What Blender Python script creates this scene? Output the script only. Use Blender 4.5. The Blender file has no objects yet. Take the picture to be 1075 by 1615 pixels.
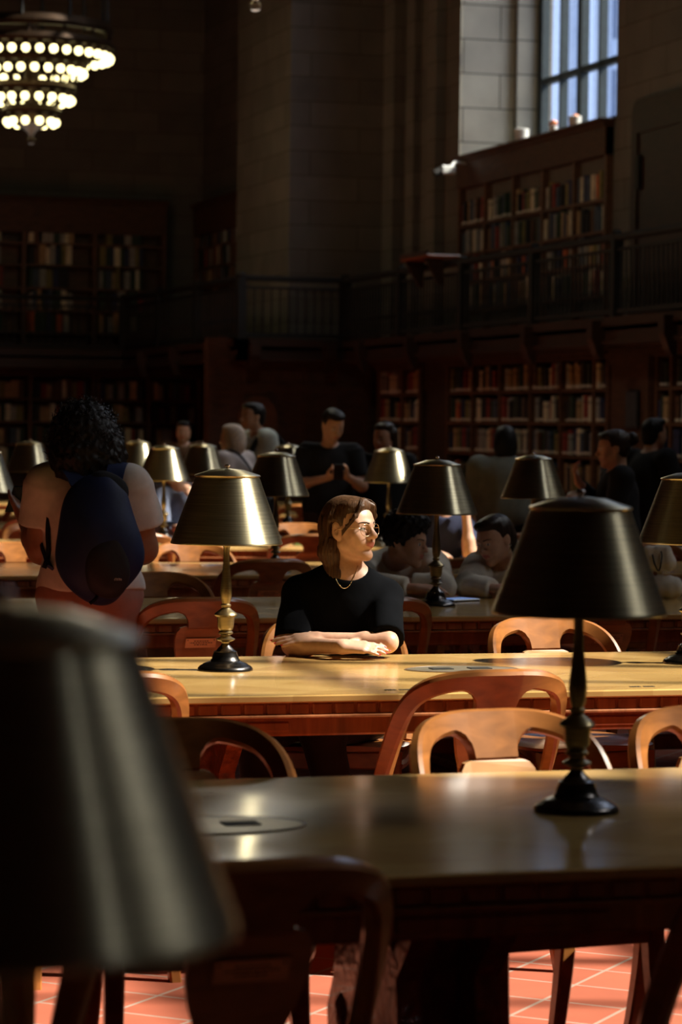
import bpy, math, random
import numpy as np
from mathutils import Vector, Matrix

# ------------------------------------------------------------------ camera, sky, sun, exposure
S = bpy.context.scene
COL = S.collection
FPX, CX, CY = 4400.0, 537.5, 807.5
PSI, PITCH, ROLL = math.radians(16.9), math.atan(132.5 / FPX), 0.0125
CAM = Vector((0.0, 0.0, 1.52))
FW = Vector((math.sin(PSI) * math.cos(PITCH), math.cos(PSI) * math.cos(PITCH), -math.sin(PITCH)))
R0 = Vector((math.cos(PSI), -math.sin(PSI), 0))
U0 = R0.cross(FW)
RT = R0 * math.cos(ROLL) + U0 * math.sin(ROLL)
UP = U0 * math.cos(ROLL) - R0 * math.sin(ROLL)
camd = bpy.data.cameras.new('camera')
cam = bpy.data.objects.new('camera', camd)
COL.objects.link(cam)
cam.matrix_world = Matrix(((RT.x, UP.x, -FW.x, CAM.x), (RT.y, UP.y, -FW.y, CAM.y), (RT.z, UP.z, -FW.z, CAM.z), (0, 0, 0, 1)))
camd.sensor_fit = 'VERTICAL'
camd.sensor_height = 36.0
camd.sensor_width = 36.0 * 1075 / 1615
camd.lens = FPX / 1615 * 36.0
camd.clip_end = 400
camd.dof.use_dof = True
camd.dof.focus_distance = 9.1
camd.dof.aperture_fstop = 5.0
S.camera = cam

SUN_EL = math.radians(45)
SUN_AZ = Vector((0.957, -0.29, 0)).normalized()
SUN_DIR = SUN_AZ * math.cos(SUN_EL) + Vector((0, 0, math.sin(SUN_EL)))
sund = bpy.data.lights.new('sun', 'SUN')
sund.energy = 14.5
sund.angle = math.radians(0.55)
sund.color = (1.0, 0.90, 0.72)
sun = bpy.data.objects.new('sun', sund)
COL.objects.link(sun)
sun.rotation_euler = (-SUN_DIR).to_track_quat('-Z', 'Y').to_euler()

W = bpy.data.worlds.new('sky')
S.world = W
W.use_nodes = True
bgn = W.node_tree.nodes['Background']
_nt = W.node_tree
_tc = _nt.nodes.new('ShaderNodeTexCoord')
_dot = _nt.nodes.new('ShaderNodeVectorMath')
_dot.operation = 'DOT_PRODUCT'
_dot.inputs[1].default_value = SUN_DIR
_nt.links.new(_tc.outputs['Generated'], _dot.inputs[0])
_rmp = _nt.nodes.new('ShaderNodeValToRGB')      # clear blue sky, whiter and brighter towards the sun
_nt.links.new(_dot.outputs['Value'], _rmp.inputs[0])
_e = _rmp.color_ramp.elements
_e[0].position, _e[0].color = 0.2, (0.5, 0.66, 1.0, 1)
_e[1].position, _e[1].color = 1.0, (4.6, 4.4, 4.1, 1)
_x = _e.new(0.7)
_x.color = (1.1, 1.3, 1.7, 1)
_nt.links.new(_rmp.outputs[0], bgn.inputs[0])
bgn.inputs[1].default_value = 1.75

S.view_settings.view_transform = 'Standard'
S.view_settings.look = 'None'
S.view_settings.exposure = 0.0
S.view_settings.gamma = 1.0
S.view_settings.use_curve_mapping = False
S.cycles.max_bounces = 8
S.cycles.diffuse_bounces = 5
S.cycles.glossy_bounces = 4
S.cycles.transparent_max_bounces = 12
S.cycles.transmission_bounces = 4
S.cycles.sample_clamp_indirect = 4.0
S.cycles.caustics_reflective = False
S.cycles.caustics_refractive = False
S.cycles.use_denoising = True

# windows of the long right wall: (y0, y1, sill height, springing height of the arch)
WX0, WX1, WXM = 11.3, 12.45, 12.3
WINS = [(-8.3, -6.7, 6.0, 9.5), (2.55, 7.35, 7.7, 10.9), (12.4, 17.4, 6.85, 11.2), (20.9, 25.1, 5.6, 11.4), (27.4, 32.4, 4.85, 11.9)]  # all but the last unseen, openings shaped to steer sun patches and fill
CEIL = 15.5
LX = -13.0
YB, YE = -9.5, 42.6


def portal(loc, sy, sz, facing):
    d = bpy.data.lights.new('window_portal', 'AREA')
    d.shape = 'RECTANGLE'
    d.size, d.size_y = sz, sy
    d.cycles.is_portal = True
    o = bpy.data.objects.new('window_portal', d)
    COL.objects.link(o)
    o.location = loc
    o.rotation_euler = (0, math.radians(90 if facing < 0 else -90), 0)
    return o


for (a, b, s0, s1) in WINS:
    zt = s1 + (b - a) * 0.45
    portal((WX0 + 0.15, (a + b) / 2, (s0 + zt) / 2), b - a, zt - s0, -1)

# ------------------------------------------------------------------ helpers
random.seed(7)
rnd = random.random
PI = math.pi
R = math.radians


def ray(px, py):
    d = FW + RT * ((px - CX) / FPX) + UP * ((CY - py) / FPX)
    return d


def at_z(px, py, z):
    d = ray(px, py)
    return CAM + d * ((z - CAM.z) / d.z)


def at_x(px, py, x):
    d = ray(px, py)
    return CAM + d * (x / d.x)


def at_y(px, py, y):
    d = ray(px, py)
    return CAM + d * (y / d.y)


def at_d(px, py, z):
    return CAM + ray(px, py) * z


class MB:
    def __init__(s):
        s.v, s.f, s.m = [], [], []

    def add(s, vs, fs, mi=0):
        n = len(s.v)
        s.v += [tuple(p) for p in vs]
        s.f += [tuple(i + n for i in f) for f in fs]
        s.m += [mi] * len(fs)

    def box(s, x0, x1, y0, y1, z0, z1, mi=0, bev=0.0, mat=None):
        b = bev
        if b <= 0:
            vs = [(x, y, z) for z in (z0, z1) for y in (y0, y1) for x in (x0, x1)]
            fs = [(0, 2, 3, 1), (4, 5, 7, 6), (0, 1, 5, 4), (2, 6, 7, 3), (0, 4, 6, 2), (1, 3, 7, 5)]
        else:
            vs = []
            idx = {}
            X, Y, Z = (x0, x1), (y0, y1), (z0, z1)
            sg = (1, -1)
            for i in (0, 1):
                for j in (0, 1):
                    for k in (0, 1):
                        for a in range(3):
                            p = [X[i] + sg[i] * b, Y[j] + sg[j] * b, Z[k] + sg[k] * b]
                            p[a] = (X[i], Y[j], Z[k])[a]
                            idx[i, j, k, a] = len(vs)
                            vs.append(tuple(p))
            fs = []
            for a in range(3):
                u, w = (a + 1) % 3, (a + 2) % 3
                for e in (0, 1):
                    q = []
                    for (p, r) in ((0, 0), (1, 0), (1, 1), (0, 1)):
                        ijk = [0, 0, 0]
                        ijk[a], ijk[u], ijk[w] = e, p, r
                        q.append(idx[(*ijk, a)])
                    fs.append(tuple(q if e else q[::-1]))
                for p in (0, 1):
                    for r in (0, 1):
                        k0 = [0, 0, 0]
                        k1 = [0, 0, 0]
                        k0[u], k0[w] = p, r
                        k1[u], k1[w] = p, r
                        k1[a] = 1
                        q = [idx[(*k0, u)], idx[(*k1, u)], idx[(*k1, w)], idx[(*k0, w)]]
                        if p == r:
                            q = q[::-1]
                        fs.append(tuple(q))
            for i in (0, 1):
                for j in (0, 1):
                    for k in (0, 1):
                        t = [idx[i, j, k, 0], idx[i, j, k, 1], idx[i, j, k, 2]]
                        if (i + j + k) % 2 == 0:
                            t = t[::-1]
                        fs.append(tuple(t))
        if mat is not None:
            vs = [mat @ Vector(p) for p in vs]
        s.add(vs, fs, mi)
        return s

    def lathe(s, prof, n=32, c=(0, 0, 0), mi=0, cap=True):
        vs, fs = [], []
        for (r, z) in prof:
            for i in range(n):
                a = 2 * PI * i / n
                vs.append((c[0] + r * math.cos(a), c[1] + r * math.sin(a), c[2] + z))
        for j in range(len(prof) - 1):
            for i in range(n):
                k = (i + 1) % n
                fs.append((j * n + i, j * n + k, (j + 1) * n + k, (j + 1) * n + i))
        if cap:
            if prof[0][0] > 1e-5:
                fs.append(tuple(range(n))[::-1])
            if prof[-1][0] > 1e-5:
                fs.append(tuple((len(prof) - 1) * n + i for i in range(n)))
        s.add(vs, fs, mi)
        return s

    def tube(s, pts, rad, n=8, mi=0, closed=False):
        pts = [Vector(p) for p in pts]
        if not hasattr(rad, '__len__'):
            rad = [rad] * len(pts)
        vs, fs = [], []
        m = len(pts)
        up = Vector((0.13, 0.21, 0.97))
        prevn = None
        for i, p in enumerate(pts):
            if closed:
                t = (pts[(i + 1) % m] - pts[i - 1]).normalized()
            else:
                t = (pts[min(i + 1, m - 1)] - pts[max(i - 1, 0)]).normalized()
            if prevn is None:
                nrm = t.cross(up)
                if nrm.length < 1e-3:
                    nrm = t.cross(Vector((1, 0, 0)))
                nrm.normalize()
            else:
                nrm = (prevn - t * prevn.dot(t)).normalized()
            prevn = nrm
            b = t.cross(nrm)
            for k in range(n):
                a = 2 * PI * k / n
                vs.append(p + nrm * (rad[i] * math.cos(a)) + b * (rad[i] * math.sin(a)))
        for i in range(m if closed else m - 1):
            j = (i + 1) % m
            for k in range(n):
                l = (k + 1) % n
                fs.append((i * n + k, i * n + l, j * n + l, j * n + k))
        if not closed:
            fs.append(tuple(range(n))[::-1])
            fs.append(tuple((m - 1) * n + k for k in range(n)))
        s.add(vs, fs, mi)
        return s

    def prism(s, outline, t0, t1, fn=None, mi=0):
        """outline: list of 2D points; fn(u, v, t) -> 3D"""
        if fn is None:
            fn = lambda u, v, t: (u, t, v)
        n = len(outline)
        vs = [fn(u, v, t0) for u, v in outline] + [fn(u, v, t1) for u, v in outline]
        fs = [tuple(range(n)), tuple(range(n, 2 * n))[::-1]]
        for i in range(n):
            j = (i + 1) % n
            fs.append((i, i + n, j + n, j))
        s.add(vs, fs, mi)
        return s

    def sphere(s, c, r, n=12, m=8, mi=0):
        if not hasattr(r, '__len__'):
            r = (r, r, r)
        vs, fs = [(c[0], c[1], c[2] - r[2])], []
        for j in range(1, m):
            ph = -PI / 2 + PI * j / m
            for i in range(n):
                a = 2 * PI * i / n
                vs.append((c[0] + r[0] * math.cos(ph) * math.cos(a), c[1] + r[1] * math.cos(ph) * math.sin(a), c[2] + r[2] * math.sin(ph)))
        vs.append((c[0], c[1], c[2] + r[2]))
        T = len(vs) - 1
        for i in range(n):
            fs.append((0, 1 + (i + 1) % n, 1 + i))
            fs.append((T, 1 + (m - 2) * n + i, 1 + (m - 2) * n + (i + 1) % n))
        for j in range(m - 2):
            for i in range(n):
                k = (i + 1) % n
                fs.append((1 + j * n + i, 1 + j * n + k, 1 + (j + 1) * n + k, 1 + (j + 1) * n + i))
        s.add(vs, fs, mi)
        return s

    def mesh(s, name, mats, smooth=False, fix=True):
        me = bpy.data.meshes.new(name)
        me.from_pydata(s.v, [], s.f)
        if not isinstance(mats, (list, tuple)):
            mats = [mats]
        for m in mats:
            me.materials.append(m)
        if len(mats) > 1:
            me.polygons.foreach_set('material_index', s.m)
        if fix:
            import bmesh
            bm = bmesh.new()
            bm.from_mesh(me)
            bmesh.ops.recalc_face_normals(bm, faces=bm.faces)
            bm.to_mesh(me)
            bm.free()
        if smooth:
            me.polygons.foreach_set('use_smooth', [True] * len(me.polygons))
            if smooth != 'all':
                try:
                    me.set_sharp_from_angle(angle=R(smooth if smooth is not True else 40))
                except Exception:
                    pass
        me.update()
        return me

    def build(s, name, mats, parent=None, smooth=False, loc=None):
        o = bpy.data.objects.new(name, s.mesh(name, mats, smooth))
        COL.objects.link(o)
        if parent is not None:
            o.parent = parent
        if loc is not None:
            o.location = loc
        return o


def link(name, me, parent=None):
    o = bpy.data.objects.new(name, me)
    COL.objects.link(o)
    if parent is not None:
        o.parent = parent
    return o


def tag(o, label=None, cat=None, group=None, kind=None):
    if label:
        o['label'] = label
    if cat:
        o['category'] = cat
    if group:
        o['group'] = group
    if kind:
        o['kind'] = kind
    return o


def thing(name, label, cat, loc=(0, 0, 0), rz=0.0, group=None):
    o = bpy.data.objects.new(name, None)
    o.empty_display_size = 0.1
    COL.objects.link(o)
    o.location = loc
    o.rotation_euler = (0, 0, rz)
    return tag(o, label, cat, group)


def struct(o):
    o['kind'] = 'structure'
    return o


def dup(root, loc, rz, label, group=None):
    r = root.copy()
    COL.objects.link(r)
    r.location = loc
    r.rotation_euler = (0, 0, rz)
    r['label'] = label
    if group:
        r['group'] = group
    for ch in list(root.children):
        c = ch.copy()
        COL.objects.link(c)
        c.parent = r
        for g in list(ch.children):
            d = g.copy()
            COL.objects.link(d)
            d.parent = c
    return r


ORD = ['first', 'second', 'third', 'fourth', 'fifth', 'sixth', 'seventh', 'eighth', 'ninth', 'tenth', 'eleventh', 'twelfth',
       'thirteenth', 'fourteenth', 'fifteenth', 'sixteenth', 'seventeenth', 'eighteenth', 'nineteenth', 'twentieth']


def catmull(P, n):
    P = [Vector(p) for p in P]
    P = [2 * P[0] - P[1]] + P + [2 * P[-1] - P[-2]]
    out = []
    m = len(P) - 3
    for i in range(n + 1):
        t = i / n * m
        k = min(int(t), m - 1)
        t -= k
        a, b, c, d = P[k:k + 4]
        out.append(0.5 * ((2 * b) + (c - a) * t + (2 * a - 5 * b + 4 * c - d) * t * t + (3 * b - a - 3 * c + d) * t ** 3))
    return out


# ------------------------------------------------------------------ materials
def nmat(name):
    m = bpy.data.materials.new(name)
    m.use_nodes = True
    nt = m.node_tree
    b = nt.nodes['Principled BSDF']
    return m, nt, b


def N(nt, t, **kw):
    n = nt.nodes.new(t)
    for k, v in kw.items():
        if k.startswith('i_'):
            n.inputs[k[2:].replace('_', ' ')].default_value = v
        else:
            setattr(n, k, v)
    return n


def ramp(nt, fac, stops):
    r = nt.nodes.new('ShaderNodeValToRGB')
    e = r.color_ramp.elements
    e[0].position, e[0].color = stops[0][0], (*stops[0][1], 1)
    e[1].position, e[1].color = stops[-1][0], (*stops[-1][1], 1)
    for p, c in stops[1:-1]:
        x = e.new(p)
        x.color = (*c, 1)
    nt.links.new(fac, r.inputs[0])
    return r.outputs[0]


def coords(nt, kind='Object', scale=(1, 1, 1), rot=(0, 0, 0)):
    tc = nt.nodes.new('ShaderNodeTexCoord')
    mp = nt.nodes.new('ShaderNodeMapping')
    mp.inputs['Scale'].default_value = scale
    mp.inputs['Rotation'].default_value = rot
    nt.links.new(tc.outputs[kind], mp.inputs[0])
    return mp.outputs[0]


def mul(c, k):
    return tuple(min(1, x * k) for x in c)


def plain(name, col, rough=0.6, metal=0.0, var=0.25, scale=12, bump=0.0, coat=0.0, spec=0.5, sheen=0.0):
    m, nt, b = nmat(name)
    n = N(nt, 'ShaderNodeTexNoise', i_Scale=scale, i_Detail=4.0)
    nt.links.new(coords(nt), n.inputs['Vector'])
    nt.links.new(ramp(nt, n.outputs['Fac'], [(0.3, mul(col, 1 - var)), (0.7, mul(col, 1 + var))]), b.inputs['Base Color'])
    b.inputs['Roughness'].default_value = rough
    b.inputs['Metallic'].default_value = metal
    b.inputs['Coat Weight'].default_value = coat
    b.inputs['Specular IOR Level'].default_value = spec
    if sheen:
        b.inputs['Sheen Weight'].default_value = sheen
    if bump:
        bp = N(nt, 'ShaderNodeBump', i_Strength=bump, i_Distance=0.01)
        nt.links.new(n.outputs['Fac'], bp.inputs['Height'])
        nt.links.new(bp.outputs[0], b.inputs['Normal'])
    return m


def wood(name, col, rough=0.35, coat=0.3, grain=(3, 3, 30), var=0.35, jitter=0.0):
    m, nt, b = nmat(name)
    n = N(nt, 'ShaderNodeTexNoise', i_Scale=1.0, i_Detail=5.0, i_Distortion=0.6)
    nt.links.new(coords(nt, 'Object', grain), n.inputs['Vector'])
    c = ramp(nt, n.outputs['Fac'], [(0.28, mul(col, 1 - var)), (0.5, col), (0.74, mul(col, 1 + var))])
    if jitter:
        oi = N(nt, 'ShaderNodeObjectInfo')
        mr = N(nt, 'ShaderNodeMapRange', i_To_Min=1 - jitter, i_To_Max=1 + jitter)
        nt.links.new(oi.outputs['Random'], mr.inputs[0])
        hs = N(nt, 'ShaderNodeHueSaturation')
        nt.links.new(c, hs.inputs['Color'])
        nt.links.new(mr.outputs[0], hs.inputs['Value'])
        c = hs.outputs[0]
    nt.links.new(c, b.inputs['Base Color'])
    b.inputs['Roughness'].default_value = rough
    b.inputs['Coat Weight'].default_value = coat
    b.inputs['Coat Roughness'].default_value = 0.15
    return m


def tabletop_mat():
    m, nt, b = nmat('parquet_oak')
    v = coords(nt, 'Object')
    sx = N(nt, 'ShaderNodeSeparateXYZ')
    nt.links.new(v, sx.inputs[0])

    def M(op, a, c=None):
        n = N(nt, 'ShaderNodeMath', operation=op)
        for i, q in enumerate((a, c)):
            if q is None:
                continue
            if isinstance(q, (int, float)):
                n.inputs[i].default_value = q
            else:
                nt.links.new(q, n.inputs[i])
        return n.outputs[0]
    band = M('FLOOR', M('DIVIDE', M('ADD', sx.outputs[1], 10), 0.225))
    fy = M('PINGPONG', M('ADD', sx.outputs[1], 10), 0.225)
    u = M('ADD', sx.outputs[0], M('MULTIPLY', fy, 1.0))
    pid = M('FLOOR', M('DIVIDE', u, 0.16))
    cmb = N(nt, 'ShaderNodeCombineXYZ')
    nt.links.new(pid, cmb.inputs[0])
    nt.links.new(band, cmb.inputs[1])
    wn = N(nt, 'ShaderNodeTexWhiteNoise', noise_dimensions='2D')
    nt.links.new(cmb.outputs[0], wn.inputs['Vector'])
    n = N(nt, 'ShaderNodeTexNoise', i_Scale=1.0, i_Detail=5.0)
    nt.links.new(coords(nt, 'Object', (18, 60, 18), (0, 0, R(35))), n.inputs['Vector'])
    mix = M('ADD', M('MULTIPLY', wn.outputs['Value'], 0.6), M('MULTIPLY', n.outputs['Fac'], 0.4))
    c = ramp(nt, mix, [(0.1, (0.47, 0.265, 0.085)), (0.5, (0.57, 0.345, 0.115)), (0.9, (0.66, 0.42, 0.15))])
    nt.links.new(c, b.inputs['Base Color'])
    n2 = N(nt, 'ShaderNodeTexNoise', i_Scale=1.6, i_Detail=3.0)
    nt.links.new(coords(nt, 'Object'), n2.inputs['Vector'])
    mr = N(nt, 'ShaderNodeMapRange', i_From_Min=0.3, i_From_Max=0.7, i_To_Min=0.09, i_To_Max=0.22)
    nt.links.new(n2.outputs['Fac'], mr.inputs[0])
    nt.links.new(mr.outputs[0], b.inputs['Roughness'])
    b.inputs['Specular IOR Level'].default_value = 0.5
    bp = N(nt, 'ShaderNodeBump', i_Strength=0.03, i_Distance=0.003)
    n3 = N(nt, 'ShaderNodeTexNoise', i_Scale=1.0, i_Detail=2.0)
    nt.links.new(coords(nt, 'Object', (4, 14, 4)), n3.inputs['Vector'])
    nt.links.new(n3.outputs['Fac'], bp.inputs['Height'])
    nt.links.new(bp.outputs[0], b.inputs['Normal'])
    return m


def floor_mat():
    m, nt, b = nmat('terracotta_tile')
    br = N(nt, 'ShaderNodeTexBrick', offset=0.0, squash=1.0)
    br.inputs['Scale'].default_value = 1.0
    br.inputs['Brick Width'].default_value = 0.23
    br.inputs['Row Height'].default_value = 0.23
    br.inputs['Mortar Size'].default_value = 0.006
    br.inputs['Mortar Smooth'].default_value = 0.2
    br.inputs['Color1'].default_value = (0.37, 0.088, 0.042, 1)
    br.inputs['Color2'].default_value = (0.44, 0.11, 0.055, 1)
    br.inputs['Mortar'].default_value = (0.38, 0.27, 0.21, 1)
    nt.links.new(coords(nt, 'Object', (1, 1, 1), (0, 0, R(43))), br.inputs['Vector'])
    n = N(nt, 'ShaderNodeTexNoise', i_Scale=5.0, i_Detail=5.0)
    nt.links.new(coords(nt), n.inputs['Vector'])
    mx = N(nt, 'ShaderNodeMix', data_type='RGBA', blend_type='MULTIPLY')
    mx.inputs[0].default_value = 0.5
    nt.links.new(br.outputs['Color'], mx.inputs[6])
    nt.links.new(ramp(nt, n.outputs['Fac'], [(0.3, (0.7, 0.7, 0.7)), (0.7, (1, 1, 1))]), mx.inputs[7])
    nt.links.new(mx.outputs[2], b.inputs['Base Color'])
    b.inputs['Roughness'].default_value = 1.25
    return m


def stone_mat(name='limestone', c1=(0.20, 0.185, 0.155), c2=(0.15, 0.138, 0.117), w=1.05, h=0.32):
    m, nt, b = nmat(name)
    v = coords(nt, 'Object')
    sx = N(nt, 'ShaderNodeSeparateXYZ')
    nt.links.new(v, sx.inputs[0])
    ad = N(nt, 'ShaderNodeMath', operation='ADD')
    nt.links.new(sx.outputs[0], ad.inputs[0])
    nt.links.new(sx.outputs[1], ad.inputs[1])
    cm = N(nt, 'ShaderNodeCombineXYZ')
    nt.links.new(ad.outputs[0], cm.inputs[0])
    nt.links.new(sx.outputs[2], cm.inputs[1])
    br = N(nt, 'ShaderNodeTexBrick', offset=0.37, squash=1.0)
    br.inputs['Scale'].default_value = 1.0
    br.inputs['Brick Width'].default_value = w
    br.inputs['Row Height'].default_value = h
    br.inputs['Mortar Size'].default_value = 0.008
    br.inputs['Color1'].default_value = (*c1, 1)
    br.inputs['Color2'].default_value = (*c2, 1)
    br.inputs['Mortar'].default_value = (0.12, 0.10, 0.07, 1)
    nt.links.new(cm.outputs[0], br.inputs['Vector'])
    n = N(nt, 'ShaderNodeTexNoise', i_Scale=2.5, i_Detail=6.0)
    nt.links.new(v, n.inputs['Vector'])
    mx = N(nt, 'ShaderNodeMix', data_type='RGBA', blend_type='MULTIPLY')
    mx.inputs[0].default_value = 0.5
    nt.links.new(br.outputs['Color'], mx.inputs[6])
    nt.links.new(ramp(nt, n.outputs['Fac'], [(0.3, (0.6, 0.6, 0.6)), (0.7, (1, 1, 1))]), mx.inputs[7])
    nt.links.new(mx.outputs[2], b.inputs['Base Color'])
    b.inputs['Roughness'].default_value = 0.85
    return m


def brass_mat(name, col, rough, aniso, dark=0.25, streak=True):
    m, nt, b = nmat(name)
    n = N(nt, 'ShaderNodeTexNoise', i_Scale=1.0, i_Detail=4.0)
    nt.links.new(coords(nt, 'Object', (6, 6, 260)), n.inputs['Vector'])
    nt.links.new(ramp(nt, n.outputs['Fac'], [(0.3, mul(col, 1 - dark)), (0.7, mul(col, 1 + dark * 0.4))]), b.inputs['Base Color'])
    b.inputs['Metallic'].default_value = 1.0
    b.inputs['Roughness'].default_value = rough
    if aniso:
        b.inputs['Anisotropic'].default_value = aniso
        tg = N(nt, 'ShaderNodeTangent', direction_type='RADIAL', axis='Z')
        nt.links.new(tg.outputs[0], b.inputs['Tangent'])
        b.inputs['Anisotropic Rotation'].default_value = 0.25
    if streak:
        bp = N(nt, 'ShaderNodeBump', i_Strength=0.12, i_Distance=0.002)
        nt.links.new(n.outputs['Fac'], bp.inputs['Height'])
        nt.links.new(bp.outputs[0], b.inputs['Normal'])
    return m


def emit(name, col, st):
    m, nt, b = nmat(name)
    b.inputs['Base Color'].default_value = (*col, 1)
    b.inputs['Emission Color'].default_value = (*col, 1)
    b.inputs['Emission Strength'].default_value = st
    return m


def glass_mat():
    m = bpy.data.materials.new('window_glass')
    m.use_nodes = True
    nt = m.node_tree
    nt.nodes.clear()
    out = N(nt, 'ShaderNodeOutputMaterial')
    t = N(nt, 'ShaderNodeBsdfTransparent')
    t.inputs[0].default_value = (0.95, 0.97, 1.0, 1)
    g = N(nt, 'ShaderNodeBsdfGlossy')
    g.inputs['Roughness'].default_value = 0.02
    mx = N(nt, 'ShaderNodeMixShader')
    mx.inputs[0].default_value = 0.06
    nt.links.new(t.outputs[0], mx.inputs[1])
    nt.links.new(g.outputs[0], mx.inputs[2])
    nt.links.new(mx.outputs[0], out.inputs[0])
    return m


def book_mat(name, col):
    m, nt, b = nmat(name)
    tc = N(nt, 'ShaderNodeTexCoord')
    sx = N(nt, 'ShaderNodeSeparateXYZ')
    nt.links.new(tc.outputs['Generated'], sx.inputs[0])
    c = ramp(nt, sx.outputs[2], [(0.0, col), (0.05, col), (0.055, (0.80, 0.76, 0.66)), (0.15, (0.80, 0.76, 0.66)), (0.155, col), (0.7, col), (0.71, mul(col, 0.55)), (0.8, mul(col, 0.55)), (0.81, col), (1.0, col)])
    nt.links.new(c, b.inputs['Base Color'])
    b.inputs['Roughness'].default_value = 0.6
    return m


M_TOP = tabletop_mat()
M_FLOOR = floor_mat()
M_STONE = stone_mat()
M_STONE2 = stone_mat('pier_stone', (0.23, 0.215, 0.185), (0.185, 0.172, 0.148))
M_APRON = wood('table_mahogany', (0.34, 0.115, 0.04), 0.3, 0.3, (30, 4, 4))
M_CHAIR = wood('chair_oak', (0.34, 0.125, 0.031), 0.3, 0.35, (9, 9, 26), 0.3, 0.16)
M_CHAIRB = wood('chair_oak_light', (0.50, 0.245, 0.09), 0.35, 0.25, (9, 9, 26), 0.25, 0.1)
M_PANEL = wood('bookcase_walnut', (0.085, 0.034, 0.014), 0.6, 0.0, (6, 6, 22))
M_CASE = wood('shelf_oak', (0.14, 0.062, 0.027), 0.5, 0.0, (6, 6, 22))
M_CEIL = plain('ceiling_plaster', (0.05, 0.035, 0.023), 0.9)
M_IRON = plain('dark_iron', (0.014, 0.013, 0.012), 0.6, 0.3)
M_SHADE = brass_mat('brushed_brass_shade', (0.60, 0.53, 0.35), 0.31, 0.72)
M_SHADEIN = plain('shade_lining', (0.5, 0.45, 0.33), 0.6)
M_STEM = brass_mat('aged_brass_stem', (0.34, 0.27, 0.15), 0.34, 0.0, 0.3, False)
M_BASE = brass_mat('dark_bronze', (0.13, 0.12, 0.115), 0.27, 0.0, 0.3, False)
M_FINIAL = brass_mat('polished_finial', (0.75, 0.55, 0.42), 0.18, 0.0, 0.1, False)
M_PLAQUE = brass_mat('plaque_brass', (0.80, 0.50, 0.26), 0.4, 0.0, 0.1, False)
M_BLACK = plain('black_mark', (0.02, 0.018, 0.015), 0.6)
M_GLASS = glass_mat()
M_BULB = emit('warm_bulb', (1.0, 0.87, 0.42), 4.0)
M_BRONZE = plain('chandelier_bronze', (0.035, 0.018, 0.008), 0.45, 0.7)

# ------------------------------------------------------------------ room shell
def wall_windows(name, x0, x1, mat, step=False):
    mb = MB()
    inner_left = x1 <= 0
    edges = [YB]
    for (a, b, s0, s1) in WINS:
        edges += [a, b]
    edges.append(YE)
    for i in range(0, len(edges), 2):
        mb.box(x0, x1, edges[i], edges[i + 1], 0, CEIL)
    for (a, b, SILL, SPRING) in WINS:
        mb.box(x0, x1, a, b, 0, SILL)
        n = 14
        r = (b - a) / 2
        for k in range(n):
            t0, t1 = PI * k / n, PI * (k + 1) / n
            y0, y1 = (a + b) / 2 - r * math.cos(t0), (a + b) / 2 - r * math.cos(t1)
            z0, z1 = SPRING + r * 0.9 * math.sin(t0), SPRING + r * 0.9 * math.sin(t1)
            mb.prism([(y0, z0), (y1, z1), (y1, CEIL), (y0, CEIL)], x0, x1, lambda u, v, t: (t, u, v))
        if step:
            mb.box(x0 + 0.7, x1, b - 0.13, b, SILL, SPRING + 0.6)
            mb.box(x0 + 0.7, x1, a, a + 0.13, SILL, SPRING + 0.6)
    return struct(mb.build(name, mat))


M_JAMB_LIT = stone_mat('jamb_stone_lit', (0.66, 0.62, 0.50), (0.58, 0.54, 0.44), 1.3, 0.42)  # paler than the wall stone: window daylight put into the jamb's colour
_a, _b, _s0, _s1 = WINS[-1]
struct(MB().box(WX0 - 0.004, WX0 + 0.7, _b - 0.012, _b, _s0, _s1 + 0.5).box(WX0 + 0.69, WXM - 0.05, _b - 0.142, _b - 0.13, _s0, _s1 + 0.5).build('trim_lit_jamb_lining', M_JAMB_LIT))  # thin added lining that carries the lightened jamb colour
wall_windows('wall_right', WX0, WX1, M_STONE, True)
struct(MB().box(LX - 0.5, LX, YB, YE, 0, CEIL).build('wall_left', M_PANEL))
struct(MB().box(LX - 0.5, WX1, YE, YE + 0.4, 0, CEIL).build('wall_end', M_STONE))
struct(MB().box(LX - 0.5, WX1, YB - 0.4, YB, 0, CEIL).build('wall_back', M_PANEL))
struct(MB().box(LX - 0.5, WX1, YB - 0.4, YE + 0.4, -0.2, 0).build('floor', M_FLOOR))
struct(MB().box(LX - 0.5, WX1, YB - 0.4, YE + 0.4, CEIL, CEIL + 0.3).build('ceiling', M_CEIL))
# the stone pier that steps into the room, and the pilaster strips beside it
struct(MB().box(9.88, WX0 + 0.1, 35.0, 37.7, 2.55, CEIL).build('wall_pier', M_STONE2))
pil = MB()
for (y0, y1, d) in ((34.55, 35.0, 0.16), (33.9, 34.2, 0.10), (32.95, 33.3, 0.13)):
    pil.box(WX0 - d, WX0 + 0.05, y0, y1, 2.55, CEIL)
struct(pil.build('trim_pilaster', M_STONE2))

# windows: frame and panes
M_FRAME = plain('window_iron', (0.012, 0.022, 0.022), 0.5)


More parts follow.
